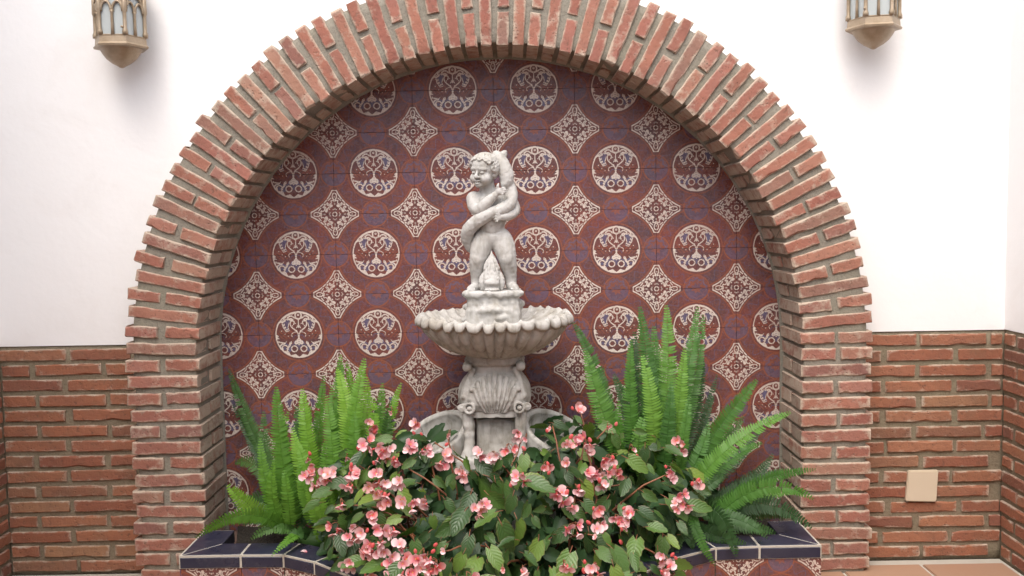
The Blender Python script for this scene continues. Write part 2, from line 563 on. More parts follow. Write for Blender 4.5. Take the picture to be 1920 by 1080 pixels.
M_GROUND = t.out(t.mix(.35, bt.outputs["Color"], t.mix(t.noise(3, 5), (.28, .15, .09), (.22, .11, .068))), .75)
t = NT("cream_plastic")
M_CREAM = t.out(t.mix(t.noise(6), (.58, .49, .365), (.63, .545, .42)), .45)


def leafy(name, stops, rough, trans, veins=False, spec=.35):
    t = NT(name)
    v = t.shifted(3)
    c = t.ramp(t.rand(), stops)
    c = t.mix(t.ramp(t.noise(30, 3, vec=v), [(.35, 0.0), (.7, .4)]), c, t.mix(1, c, (.62, .72, .55), 'MULTIPLY'))
    nrm = None
    if veins:
        uv = t.node("ShaderNodeSeparateXYZ")
        t.l.new(t.coord('UV'), uv.inputs[0])
        au = t.math('ABSOLUTE', uv.outputs[0])
        ph = t.math('FRACT', t.math('SUBTRACT', t.math('MULTIPLY', uv.outputs[1], 6.5), t.math('MULTIPLY', au, 2.6)))
        tri = t.math('ABSOLUTE', t.math('SUBTRACT', ph, .5))
        side = t.ramp(tri, [(.0, 1.0), (.10, 0.0)])
        mid = t.ramp(au, [(.0, 1.0), (.06, 0.0)])
        vm = t.math('MAXIMUM', side, mid)
        c = t.mix(t.math('MULTIPLY', vm, .12), c, t.mix(1, c, (1.9, 1.55, 1.5), 'MULTIPLY'))
        red = t.ramp(t.math('ADD', au, t.math('MULTIPLY', t.noise(18, 3, vec=v), .5)), [(1.12, 0.0), (1.3, .6)])
        c = t.mix(t.ramp(au, [(.86, 0.0), (1.0, .40)]), c, (.16, .055, .035))
        nrm = t.bump(t.math('SUBTRACT', t.math('MULTIPLY', tri, 1.2), vm), .28, .004)
    m = t.out(c, rough, nrm, Specular_IOR_Level=spec)
    if trans:
        tr = t.node("ShaderNodeBsdfTranslucent")
        t.put(tr.inputs[0], t.mix(1, c, (1.5, 1.6, .7), 'MULTIPLY'))
        if nrm is not None: t.l.new(nrm, tr.inputs["Normal"])
        ms = t.node("ShaderNodeMixShader")
        ms.inputs[0].default_value = trans
        t.l.new(t.b.outputs[0], ms.inputs[1])
        t.l.new(tr.outputs[0], ms.inputs[2])
        t.l.new(ms.outputs[0], t.n["Material Output"].inputs[0])
    return m


M_FERN = leafy("fern_green", [(0, (.080, .200, .026)), (.4, (.115, .265, .030)), (.75, (.160, .33, .036)), (1, (.22, .40, .05))], .5, .28)
M_FERNR = leafy("fern_green_cool", [(0, (.052, .145, .028)), (.4, (.072, .190, .033)), (.75, (.102, .24, .038)), (1, (.16, .32, .048))], .5, .26)
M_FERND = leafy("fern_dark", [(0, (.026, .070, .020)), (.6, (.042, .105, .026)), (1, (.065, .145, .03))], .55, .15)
M_LEAF = leafy("begonia_green", [(0, (.030, .070, .020)), (.35, (.051, .110, .026)), (.65, (.078, .155, .032)), (.86, (.12, .21, .038)), (1, (.19, .27, .05))], .36, .18, True, .5)
t = NT("red_stem")
M_STEM = t.out(t.mix(t.noise(20), (.20, .055, .035), (.26, .12, .05)), .5)


def petal_mat(name, tip, base):
    t = NT(name)
    uv = t.node("ShaderNodeSeparateXYZ")
    t.l.new(t.coord('UV'), uv.inputs[0])
    k = t.math('ADD', uv.outputs[1], t.math('MULTIPLY', t.math('SUBTRACT', t.rand(), .5), .5))
    c = t.ramp(k, [(.12, base), (.48, tuple(a * .5 + b * .5 for a, b in zip(tip, base))), (.82, tip)])
    m = t.out(c, .5, None, Specular_IOR_Level=.3)
    tr = t.node("ShaderNodeBsdfTranslucent")
    t.put(tr.inputs[0], c)
    ms = t.node("ShaderNodeMixShader")
    ms.inputs[0].default_value = .25
    t.l.new(t.b.outputs[0], ms.inputs[1])
    t.l.new(tr.outputs[0], ms.inputs[2])
    t.l.new(ms.outputs[0], t.n["Material Output"].inputs[0])
    return m


M_PETAL = petal_mat("pink_petal", (.89, .67, .68), (.75, .20, .25))
M_PETALC = petal_mat("coral_petal", (.80, .46, .45), (.68, .12, .12))
t = NT("stamen")
M_STAMEN = t.out((.70, .48, .06), .6)

# ------------------------------------------------------------------ setting: ground
RI, RO, ZS, YB = 1.057, 1.307, .817, .25         # arch radii, springing height, depth of the niche
XL, XR, YW, ZW = -1.82, 1.83, .12, .85           # courtyard corners, wall plane, top of the brickwork

me = mesh("ground", [(-30, -40, -.012), (30, -40, -.012), (30, 20, -.012), (-30, 20, -.012)], [(0, 1, 2, 3)], M_GROUND)
tag(link("ground", me), kind="structure")
floor = empty("floor")
tag(floor, kind="structure")
bm = bmesh.new()
bm_box(bm, XL, XR, -1.2, YW, -.010, -.003)
o = link("floor_bed", bm_mesh("floor_bed", bm, M_PGROUT), floor)
bm = bmesh.new()
bm_box(bm, -.146, .146, -.146, .146, -.008, .003)
bmesh.ops.bevel(bm, geom=[e for e in bm.edges], offset=.003, segments=2, affect='EDGES')
FT = bm_mesh("floor_tile", bm, M_TERRA)
for i in range(12):
    for j in range(4):
        o = link("floor_tile", FT, floor)
        o.location = (XL + .155 + i * .303, YW - .20 - j * .303, random.uniform(-.001, .001))

# ------------------------------------------------------------------ bricks
def brick_mesh(L, H, D, seed, mat, k=6):
    """one hand-made brick centred on its front face: x length, y depth (0 .. D), z height"""
    r = random.Random(seed)
    V, Fc = [], []
    b = .0034
    ring = [(-1, 0, -1), (-1, 0, 1), (1, 0, 1), (1, 0, -1)]
    n = 8
    wv = .0010 if mat is M_WBRICK else .0020
    tp = r.uniform(-.012, .012)
    for i in range(k + 2):
        x = -L / 2 + L * [0, .022, *[(.022 + .956 * q / (k - 1)) for q in range(1, k - 1)], .978, 1][i]
        s = .62 if i in (0, k + 1) else 1.0
        hu = H / 2 + tp * x + r.uniform(-wv, wv * .6) - (.006 * r.random() if r.random() < .08 else 0); hd = H / 2 + r.uniform(-wv, wv * .6)
        fy = r.uniform(-.0016, .0016) + (b if i in (0, k + 1) else 0)
        bb = b + (r.uniform(.001, .006) if r.random() < .16 else r.uniform(-.001, .001))
        pts = [(fy + bb, -hd), (fy, -hd + bb), (fy, hu - bb), (fy + bb, hu), (D - b, hu), (D, hu - b), (D, -hd + b), (D - b, -hd)]
        for (y, z) in pts:
            if i in (0, k + 1): z *= .96
            V.append((x + (r.uniform(-.002, .002) if i not in (0, k + 1) else r.uniform(-.0025, .0025)), y, z + 0))
    m = k + 2
    for i in range(m - 1):
        for q in range(n):
            Fc.append((i * n + q, i * n + (q + 1) % n, (i + 1) * n + (q + 1) % n, (i + 1) * n + q))
    Fc.append(tuple(range(n)))
    Fc.append(tuple((m - 1) * n + q for q in range(n - 1, -1, -1)))
    me = mesh("brick", V, Fc, mat, True)
    bm = bmesh.new(); bm.from_mesh(me)
    bmesh.ops.recalc_face_normals(bm, faces=bm.faces)
    bm.to_mesh(me); bm.free()
    me.set_sharp_from_angle(angle=math.radians(28))
    return me


_cache = {}


def brick(parent, kind, dims, mat, M):
    key = (kind, mat.name, random.randrange(7))
    if key not in _cache: _cache[key] = brick_mesh(*dims, len(_cache) * 13 + 5, mat)
    return child(link("brick", _cache[key]), parent, M)


def frame(x, z, p):
    """matrix with local x -> x, local z -> z, local y -> world y (+ into the wall)"""
    x, z = Vector(x).normalized(), Vector(z).normalized()
    y = z.cross(x)
    return Matrix(((x.x, y.x, z.x, p[0]), (x.y, y.y, z.y, p[1]), (x.z, y.z, z.z, p[2]), (0, 0, 0, 1)))


arch = empty("brick_arch")
tag(arch, "round brick arch with alternating whole and split bricks framing the tiled niche", "arch")


def lay(c, xdir, zdir, full, th_=.0435):
    """one course of the arch: c = point on the intrados, xdir = outward across the ring"""
    c, xdir, zdir = Vector(c), Vector(xdir), Vector(zdir)
    a = random.uniform(-.018, .018)
    xd = (xdir * math.cos(a) + zdir * math.sin(a)).normalized()
    zd = (zdir * math.cos(a) - xdir * math.sin(a)).normalized()
    yv = zd.cross(xd)
    flip = yv.y < 0
    if flip: xd2 = -xd
    else: xd2 = xd
    j = lambda s=.003: random.uniform(-s, s)
    L = .25
    if full:
        brick(arch, f'full{th_}', (L - .006, th_, .118), M_BRICK, frame(xd2, zd, c + xd * (L / 2 + j(.004) + random.uniform(-.004, .008)) + Vector((0, j(.004), 0))))
        brick(arch, f'fullb{th_}', (L - .006, th_, .112), M_BRICK, frame(xd2, zd, c + xd * (L / 2 + j(.003)) + Vector((0, .134, 0))))
    else:
        k = random.uniform(.47, .56)
        a0, a1 = L * k - .009, L * (1 - k) - .007
        # two lengths of split brick
        for lo, ln in ((0, a0), (L * k + .006, a1)):
            q = round(ln / .008) * .008
            brick(arch, f'half{q:.3f}{th_}', (q, th_, .243), M_BRICK,
                  frame(xd2, zd, c + xd * (lo + ln / 2 + j(.003) + (random.uniform(-.004, .009) if lo else 0)) + zd * j(.002) + Vector((0, j(.004), 0))))


NV = 62
for i in range(NV):
    th = PI * (i + .5) / NV
    d = Vector((-math.cos(th), 0, math.sin(th)))
    lay((RI * d.x, 0, ZS + RI * d.z), d, (d.z, 0, -d.x), i % 2 == 0, .041)
NC, CP = 14, .0583
for s in (-1, 1):
    for i in range(NC):
        z = ZS - CP * (i + .5)
        lay((s * RI, 0, z), (s, 0, 0), (0, 0, 1), i % 2 == 1)

# mortar bed of the arch: a ring section swept along the inverted U
path = []
for i in range(15): path.append((Vector((-RI, 0, ZS * i / 15.0)), Vector((-1, 0, 0))))
for i in range(121):
    th = PI * i / 120
    d = Vector((-math.cos(th), 0, math.sin(th)))
    path.append((Vector((RI * d.x, 0, ZS + RI * d.z)), d))
for i in range(15): path.append((Vector((RI, 0, ZS - ZS * (i + 1) / 15.0)), Vector((1, 0, 0))))
sec = [(.245, .249)] + [(.238, .012 + (1 - q / 4) * .23) for q in range(4)] + [(.23, .0095)] + [(.23 - .036 * q, .0085) for q in range(1, 6)] + \
      [(.016, .0095)] + [(.012, .013)] + [(.0105, .05 * q) for q in range(1, 5)] + [(.0095, .238), (-.004, .242), (-.005, .2485)]
V, Fc = [], []
for i, (p, d) in enumerate(path):
    for (r, y) in sec:
        q = p + d * r + Vector((0, y, 0))
        nn = mnoise.noise_vector(q * 28) * .0026
        V.append(q + nn)
ns = len(sec)
for i in range(len(path) - 1):
    for k in range(ns - 1):
        Fc.append((i * ns + k, (i + 1) * ns + k, (i + 1) * ns + k + 1, i * ns + k + 1))
o = link("mortar", mesh("mortar", V, Fc, M_MORTAR, True), arch)

# ------------------------------------------------------------------ courtyard walls
WC = .0563
wall = empty("courtyard_wall", (0, YW, 0))
tag(wall, "white plastered wall facing the viewer, brick below, lanterns either side of the arch", "wall")
# plaster with an arched opening
ZT = 3.3
bm = bmesh.new()
inner, outer = [], []
rH = 1.20
ths = [PI * i / 72 for i in range(73)]
for th in ths:
    inner.append((-rH * math.cos(th), ZS + rH * math.sin(th)))
    dx, dz = -math.cos(th), math.sin(th)
    kx = (XL - .1) / dx if dx < -1e-6 else ((XR + .1) / dx if dx > 1e-6 else 1e9)
    kz = (ZT - ZS) / dz if dz > 1e-6 else 1e9
    kk = min(kx, kz)
    outer.append((dx * kk, ZS + dz * kk))
inner = [(-rH, ZW)] + [p for p in inner[1:-1] if p[1] > ZW] + [(rH, ZW)]
outer = [(XL - .1, ZW)] + [outer[i] for i in range(1, 72) if ZS + rH * math.sin(ths[i]) > ZW] + [(XR + .1, ZW)]
y0, y1 = YW + .002, YW + .14
vi0 = [bm.verts.new((x, y0, z)) for x, z in inner]; vo0 = [bm.verts.new((x, y0, z)) for x, z in outer]
vi1 = [bm.verts.new((x, y1, z)) for x, z in inner]; vo1 = [bm.verts.new((x, y1, z)) for x, z in outer]
for i in range(len(inner) - 1):
    bm.faces.new((vo0[i], vo0[i + 1], vi0[i + 1], vi0[i]))
    bm.faces.new((vi1[i], vi1[i + 1], vo1[i + 1], vo1[i]))
    bm.faces.new((vi0[i], vi0[i + 1], vi1[i + 1], vi1[i]))
    bm.faces.new((vo1[i], vo1[i + 1], vo0[i + 1], vo0[i]))
bm.faces.new((vo0[0], vi0[0], vi1[0], vo1[0])); bm.faces.new((vi0[-1], vo0[-1], vo1[-1], vi1[-1]))
# corners of the rectangle that the fan leaves out
for sgn, X in ((-1, XL - .1), (1, XR + .1)):
    i = min(range(len(outer)), key=lambda i: abs(outer[i][0] - X) + abs(outer[i][1] - ZT))
    k = min(range(len(outer)), key=lambda i: (abs(abs(outer[i][1]) - ZT) > 1e-4, abs(outer[i][0] - X)))
    j = min(range(len(outer)), key=lambda i: (abs(outer[i][0] - X) > 1e-4, -outer[i][1]))
    cv = bm.verts.new((X, y0, ZT))
    try: bm.faces.new((vo0[j], cv, vo0[k]) if sgn < 0 else (vo0[k], cv, vo0[j]))
    except Exception: pass
bmesh.ops.recalc_face_normals(bm, faces=bm.faces)
o = link("plaster", bm_mesh("plaster", bm, M_PLASTER)); child(o, wall, Matrix())


def slab(name, box, mat, parent, jitter=0.0, cuts=0):
    bm = bmesh.new()
    bm_box(bm, *box)
    if cuts: bmesh.ops.subdivide_edges(bm, edges=bm.edges, cuts=cuts, use_grid_fill=True)
    for v in bm.verts:
        if jitter: v.co += mnoise.noise_vector(v.co * 30) * jitter
    o = link(name, bm_mesh(name, bm, mat, cuts > 0))
    return child(o, parent, Matrix())


def courses(parent, x0, x1, to_world, seed, first=0):
    """running bond between x0 and x1; to_world(x, z) -> matrix of a brick centred there"""
    r = random.Random(seed)
    n = int(ZW / WC)
    for i in range(n):
        z = ZW - .019 - WC * (i + .25)
        x = x0 - r.uniform(.0, .02) - (.125 if (i + first) % 2 else .0)
        while x < x1 - .02:
            L = .238 + r.uniform(-.012, .01)
            a, b = max(x, x0 + .002), min(x + L, x1 - .002)
            if b - a > .03:
                q = max(.04, round((b - a) / .02) * .02)
                M = to_world((a + b) / 2, z + r.uniform(-.002, .002), r.uniform(-.004, .001), r.uniform(-.010, .010))
                brick(parent, f'w{q:.2f}', (q, .0415, .09), M_WBRICK, M)
            x += L + .019


for x0, x1, sd_, fi in ((XL, -1.16, 3, 0), (1.16, XR, 4, 1)):
    slab("mortar", (x0 - (.03 if x0 < 0 else 0), x1 + (.03 if x1 > 0 else 0), YW + .0065, YW + .12, -.02, ZW - .002), M_WMORTAR, wall, .0015, 14)
    courses(wall, x0, x1, lambda x, z, j, a: Matrix.Translation((x, YW + j, z)) @ Matrix.Rotation(a, 4, 'Y'), sd_, fi)

for s, X, lab in ((-1, XL, "side wall with brick base seen edge-on beyond the left lantern"),
                  (1, XR, "side wall with brick base seen edge-on beyond the cream cover plate")):
    sw = empty("courtyard_wall", (X, -1.6, 0))
    tag(sw, lab, "wall")
    a, b = (X - .16, X - .002) if s < 0 else (X + .002, X + .16)
    slab("plaster", (a, b, -5.2, YW + .01, ZW + .001, ZT), M_PLASTER, sw)
    if s > 0: slab("unseen_rear_wall", (XL - .3, XR + .3, -5.4, -5.2, -.02, ZT), M_PLASTER, sw)  # unseen wall behind the camera, added to block low frontal skylight
    a, b = (X - .12, X - .0065) if s < 0 else (X + .0065, X + .12)
    slab("mortar", (a, b, -5.2, YW + .02, -.02, ZW - .002), M_WMORTAR, sw, 0, 0)
    if s < 0:
        tw = lambda y, z, j, an: Matrix(((0, -1, 0, X - j), (1, 0, 0, y), (0, 0, 1, z), (0, 0, 0, 1))) @ Matrix.Rotation(an, 4, 'Y')
    else:
        tw = lambda y, z, j, an: Matrix(((0, 1, 0, X + j), (-1, 0, 0, y), (0, 0, 1, z), (0, 0, 0, 1))) @ Matrix.Rotation(an, 4, 'Y')
    courses(sw, -1.1, YW - .004, tw, 11 + s, 1)

# ------------------------------------------------------------------ tiled niche
panel = empty("tile_panel", (0, YB, 0))
tag(panel, "panel of brown patterned tiles with white tree roundels filling the back of the arch", "tile panel")
slab("backing", (-1.25, 1.25, YB + .006, YB + .12, .02, 2.06), M_GROUT, panel)
_tc = {}


def tile_mesh(u0, u1, v0, v1, Wd, Hh):
    key = (round(u0, 3), round(u1, 3), round(v0, 3), round(v1, 3), round(Wd, 4), round(Hh, 4))
    if key in _tc: return _tc[key]
    w, h, e, D = Wd / 2 - .0005, Hh / 2 - .0005, .0006, .008
    V = [(-w, 0 + e, -h), (w, e, -h), (w, e, h), (-w, e, h), (-w + e, 0, -h + e), (w - e, 0, -h + e), (w - e, 0, h - e), (-w + e, 0, h - e),
         (-w, D, -h), (w, D, -h), (w, D, h), (-w, D, h)]
    Fc = [(4, 5, 6, 7), (0, 1, 5, 4), (1, 2, 6, 5), (2, 3, 7, 6), (3, 0, 4, 7), (0, 8, 9, 1), (1, 9, 10, 2), (2, 10, 11, 3), (3, 11, 8, 0)]
    me = mesh("tile", V, Fc, M_TILE)
    uv = me.uv_layers.new(name="UVMap")
    for l in me.loops:
        x, y, z = V[l.vertex_index]
        uv.data[l.index].uv = (u0 + (x / Wd + .5) * (u1 - u0), v0 + (z / Hh + .5) * (v1 - v0))
    _tc[key] = me
    return me


XJ, ZJ = -.011, 1.46
for k in range(-4, 4):
    for j in range(-9, 3):
        x, z = XJ + .3 * k + .15, ZJ + .15 * j + .075
        cx = max(0, abs(x) - .15); cz = max(0, z - .075 - ZS)
        if math.hypot(cx, cz) > RI + .02: continue
        lower = (j % 2 == 1)                     # below a roundel row
        me = tile_mesh(0, 1, 0, .5, .3, .15) if lower else tile_mesh(0, 1, .5, 1, .3, .15)
        o = link("tile", me)
        M = Matrix.Translation((x, YB + random.uniform(-.0006, .0006), z)) @ Matrix.Rotation(random.uniform(-.003, .003), 4, 'X') @ Matrix.Rotation(random.uniform(-.003, .003), 4, 'Z')
        child(o, panel, M)

# ------------------------------------------------------------------ planter
planter = empty("planter", (0, -.3, 0))
tag(planter, "low planter with dark blue tiled rim and patterned tile front below the arch", "planter")
OUT = [(-1.066, 0.0), (-1.066, -.25), (-.862, -.25), (-.72, -.255), (-.605, -.322), (-.44, -.475), (-.30, -.57), (-.10, -.61), (.09, -.61), (.29, -.57), (.42, -.475), (.56, -.340), (.70, -.258), (.845, -.25), (1.05, -.25), (1.05, 0.0)]
CZ0, CZ1, CW = .153, .196, .112
INN = []
for i, p in enumerate(OUT):
    a = Vector(OUT[max(i - 1, 0)]); b = Vector(p); c = Vector(OUT[min(i + 1, len(OUT) - 1)])
    d1 = (b - a).normalized() if i > 0 else (c - b).normalized()
    d2 = (c - b).normalized() if i < len(OUT) - 1 else d1
    n1_, n2_ = Vector((-d1.y, d1.x)), Vector((-d2.y, d2.x))
    nn = (n1_ + n2_).normalized()
    INN.append(b + nn * (CW / max(.5, nn.dot(n1_))))
# masonry body + soil
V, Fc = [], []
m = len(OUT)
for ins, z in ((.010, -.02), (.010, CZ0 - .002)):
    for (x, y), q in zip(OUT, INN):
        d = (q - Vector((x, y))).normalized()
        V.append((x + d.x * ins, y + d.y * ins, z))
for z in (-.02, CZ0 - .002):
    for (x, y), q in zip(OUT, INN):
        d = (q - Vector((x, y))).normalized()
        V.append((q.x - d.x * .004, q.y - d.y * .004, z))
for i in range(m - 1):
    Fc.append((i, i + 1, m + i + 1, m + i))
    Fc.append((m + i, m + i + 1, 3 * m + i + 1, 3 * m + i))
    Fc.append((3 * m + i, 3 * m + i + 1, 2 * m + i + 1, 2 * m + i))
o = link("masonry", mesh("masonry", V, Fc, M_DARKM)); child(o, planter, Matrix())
# grout bed between the rim tiles
V, Fc = [], []
for zz in (CZ0 - .001, CZ1 - .0014):
    for (x, y), q in zip(OUT, INN):
        d = (q - Vector((x, y))).normalized()
        V.append((x + d.x * .0022, y + d.y * .0022, zz))
    for (x, y), q in zip(OUT, INN):
        d = (q - Vector((x, y))).normalized()
        V.append((q.x - d.x * .003, q.y - d.y * .003, zz))
for i in range(m - 1):
    Fc.append((i, i + 1, 2 * m + i + 1, 2 * m + i))
    Fc.append((2 * m + i, 2 * m + i + 1, 3 * m + i + 1, 3 * m + i))
    Fc.append((3 * m + i, 3 * m + i + 1, m + i + 1, m + i))
o = link("grout_bed", mesh("grout_bed", V, Fc, M_PGROUT)); child(o, planter, Matrix())
for i in range(m - 1):
    a0, a1 = Vector(OUT[i]), Vector(OUT[i + 1])
    b0, b1 = INN[i], INN[i + 1]
    gap = .0036
    ta, tb = (a1 - a0).normalized(), (b1 - b0).normalized()
    q = [a0 + ta * gap, a1 - ta * gap, b1 - tb * gap, b0 + tb * gap]
    bm = bmesh.new()
    lo = [bm.verts.new((p.x, p.y, CZ0)) for p in q]
    hi = [bm.verts.new((p.x, p.y, CZ1)) for p in q]
    bm.faces.new(hi); bm.faces.new(lo[::-1])
    for k in range(4): bm.faces.new((lo[k], lo[(k + 1) % 4], hi[(k + 1) % 4], hi[k]))
    top_front = [e for e in bm.edges if set(e.verts) == {hi[0], hi[1]}]
    bmesh.ops.bevel(bm, geom=top_front, offset=.007, segments=4, affect='EDGES')
    rest = [e for e in bm.edges if len(e.link_faces) == 2 and e.calc_face_angle(0) > 1.0]
    bmesh.ops.bevel(bm, geom=rest, offset=.0018, segments=1, affect='EDGES')
    bmesh.ops.recalc_face_normals(bm, faces=bm.faces)
    o = link("rim_tile", bm_mesh("rim_tile", bm, M_BLUE)); child(o, planter, Matrix())
# tiles on the front below the rim: each facet is cut from the run of the pattern
run = -.105
for i in range(1, m - 2):
    a0, a1 = Vector(OUT[i]), Vector(OUT[i + 1])
    L = (a1 - a0).length
    tdir = (a1 - a0) / L
    nrm = Vector((tdir.y, -tdir.x))
    s = 0.0
    while s < L - .001:
        u = (run + s) / .28
        nxt = min(L, s + (math.floor(u + 1e-4) + 1 - u) * .28)
        if nxt - s < .004: s = nxt; continue
        me = tile_mesh((run + s) / .28 % 1.0, (run + s) / .28 % 1.0 + (nxt - s) / .28, .5, 1.0, nxt - s, .150)
        c = a0 + tdir * ((s + nxt) / 2) - nrm * .006
        M = Matrix(((tdir.x, -nrm.x, 0, c.x), (tdir.y, -nrm.y, 0, c.y), (0, 0, 1, CZ0 - .0765), (0, 0, 0, 1)))
        o = link("front_tile", me); child(o, planter, M)
        s = nxt
    run += L
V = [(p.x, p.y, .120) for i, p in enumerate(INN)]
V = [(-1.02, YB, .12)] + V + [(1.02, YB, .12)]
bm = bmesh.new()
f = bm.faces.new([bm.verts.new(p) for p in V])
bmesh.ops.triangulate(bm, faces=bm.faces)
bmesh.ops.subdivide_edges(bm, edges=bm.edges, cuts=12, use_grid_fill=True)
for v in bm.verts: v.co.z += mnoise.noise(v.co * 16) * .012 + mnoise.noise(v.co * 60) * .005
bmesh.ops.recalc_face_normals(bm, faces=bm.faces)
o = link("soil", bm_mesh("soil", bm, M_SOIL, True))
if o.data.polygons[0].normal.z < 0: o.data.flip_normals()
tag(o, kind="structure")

# ------------------------------------------------------------------ signed-distance sculpting, meshed with surface nets
class Vol:
    def __init__(s, lo, hi, h):
        s.lo, s.h = np.array(lo, float), h
        s.n = np.ceil((np.array(hi, float) - s.lo) / h).astype(int) + 1
        s.f = np.full(s.n, .05, np.float32)

    def _box(s, lo, hi, pad):
        a = np.clip(np.floor((np.array(lo) - pad - s.lo) / s.h).astype(int), 0, s.n - 1)
        b = np.clip(np.ceil((np.array(hi) + pad - s.lo) / s.h).astype(int) + 1, 1, s.n)
        g = [s.lo[i] + np.arange(a[i], b[i]) * s.h for i in range(3)]
        X, Y, Z = np.meshgrid(*g, indexing='ij', sparse=True)
        return tuple(slice(a[i], b[i]) for i in range(3)), X, Y, Z

    def _put(s, sl, d, k, op):
        a = s.f[sl]
        if op == 'sub': d, a = -d, a
        if k > 0:
            if op == 'sub':
                h = np.clip(.5 - .5 * (a - d) / k, 0, 1)
                s.f[sl] = a * (1 - h) + d * h + k * h * (1 - h)
            else:
                h = np.clip(.5 + .5 * (a - d) / k, 0, 1)
                s.f[sl] = a * (1 - h) + d * h - k * h * (1 - h)
        else:
            s.f[sl] = np.maximum(a, d) if op == 'sub' else np.minimum(a, d)

    def ell(s, c, r, k=.006, op='add', R=None):
        r = np.array(r if hasattr(r, '__len__') else (r, r, r), float)
        m = r.max()
        sl, X, Y, Z = s._box(np.array(c) - m, np.array(c) + m, .02)
        x, y, z = X - c[0], Y - c[1], Z - c[2]
        if R is not None:
            R = np.array(R)
            x, y, z = (R[0][0] * x + R[0][1] * y + R[0][2] * z, R[1][0] * x + R[1][1] * y + R[1][2] * z, R[2][0] * x + R[2][1] * y + R[2][2] * z)
        k0 = np.sqrt((x / r[0]) ** 2 + (y / r[1]) ** 2 + (z / r[2]) ** 2)
        k1 = np.sqrt((x / r[0] ** 2) ** 2 + (y / r[1] ** 2) ** 2 + (z / r[2] ** 2) ** 2) + 1e-6
        s._put(sl, (k0 * (k0 - 1) / k1).astype(np.float32), k, op)

    def cap(s, a, b, ra, rb=None, k=.006, op='add'):
        rb = ra if rb is None else rb
        a, b = np.array(a, float), np.array(b, float)
        m = max(ra, rb)
        sl, X, Y, Z = s._box(np.minimum(a, b) - m, np.maximum(a, b) + m, .02)
        d = b - a
        t_ = np.clip(((X - a[0]) * d[0] + (Y - a[1]) * d[1] + (Z - a[2]) * d[2]) / (d @ d + 1e-12), 0, 1)
        q = np.sqrt((X - a[0] - t_ * d[0]) ** 2 + (Y - a[1] - t_ * d[1]) ** 2 + (Z - a[2] - t_ * d[2]) ** 2) - (ra + (rb - ra) * t_)
        s._put(sl, q.astype(np.float32), k, op)

    def chain(s, P, k=.006, op='add', n=None):
        """P: list of (point, radius)"""
        A = np.array([[*p, r] for p, r in P])
        if n: A = spline(A, n)
        for i in range(len(A) - 1): s.cap(A[i, :3], A[i + 1, :3], A[i, 3], A[i + 1, 3], k, op)

    def box(s, c, hsz, r, k=.004, op='add'):
        c, hsz = np.array(c, float), np.array(hsz, float)
        sl, X, Y, Z = s._box(c - hsz, c + hsz, .02)
        q = [np.abs(X - c[0]) - hsz[0] + r, np.abs(Y - c[1]) - hsz[1] + r, np.abs(Z - c[2]) - hsz[2] + r]
        out = np.sqrt(np.maximum(q[0], 0) ** 2 + np.maximum(q[1], 0) ** 2 + np.maximum(q[2], 0) ** 2) + np.minimum(np.maximum(np.maximum(q[0], q[1]), q[2]), 0) - r
        s._put(sl, out.astype(np.float32), k, op)

    def torus(s, c, axis, R, r, k=.003, op='add'):
        c = np.array(c, float)
        sl, X, Y, Z = s._box(c - R - r, c + R + r, .012)
        q = [X - c[0], Y - c[1], Z - c[2]]
        ax_ = np.array(axis, float) / np.linalg.norm(axis)
        h = q[0] * ax_[0] + q[1] * ax_[1] + q[2] * ax_[2]
        rad = np.sqrt(np.maximum(q[0] ** 2 + q[1] ** 2 + q[2] ** 2 - h * h, 0))
        s._put(sl, (np.sqrt((rad - R) ** 2 + h * h) - r).astype(np.float32), k, op)

    def fn(s, f, lo, hi, k=.004, op='add'):
        sl, X, Y, Z = s._box(lo, hi, .01)
        s._put(sl, np.asarray(f(X, Y, Z)).astype(np.float32), k, op)

    def rough(s, amp, scale, seed=0):
        r = np.random.default_rng(seed)
        sh = np.maximum((s.n * s.h * scale).astype(int) + 3, 3)
        g = r.standard_normal(sh)
        idx = [np.linspace(0, sh[i] - 1.001, s.n[i]) for i in range(3)]
        for i in range(3):
            i0 = idx[i].astype(int); fr = idx[i] - i0
            fr = fr * fr * (3 - 2 * fr)
            shp = [1, 1, 1]; shp[i] = -1
            g = np.take(g, i0, i) * (1 - fr.reshape(shp)) + np.take(g, i0 + 1, i) * fr.reshape(shp)
        s.f += (g * amp).astype(np.float32)

    def mesh(s, name, mat, smooth_iter=1):
        f = s.f
        f[0], f[-1], f[:, 0], f[:, -1], f[:, :, 0], f[:, :, -1] = [.01] * 6
        nx, ny, nz = f.shape
        ins = f < 0
        c8 = [ins[i:nx - 1 + i, j:ny - 1 + j, k:nz - 1 + k] for i in (0, 1) for j in (0, 1) for k in (0, 1)]
        cnt = sum(c.astype(np.int8) for c in c8)
        act = (cnt > 0) & (cnt < 8)
        ci = np.argwhere(act)
        idx = np.full(act.shape, -1, np.int64)
        idx[act] = np.arange(len(ci))
        P = np.zeros((len(ci), 3)); N = np.zeros(len(ci))
        corner = np.array([(i, j, k) for i in (0, 1) for j in (0, 1) for k in (0, 1)])
        vals = np.stack([f[ci[:, 0] + o[0], ci[:, 1] + o[1], ci[:, 2] + o[2]] for o in corner], 1)
        for a in range(8):
            for b in range(a + 1, 8):
                if np.abs(corner[a] - corner[b]).sum() != 1: continue
                va, vb = vals[:, a], vals[:, b]
                m = (va < 0) != (vb < 0)
                t_ = va[m] / (va[m] - vb[m])
                P[m] += corner[a] + t_[:, None] * (corner[b] - corner[a])
                N[m] += 1
        P = (P / N[:, None] + ci) * s.h + s.lo
        Q = []
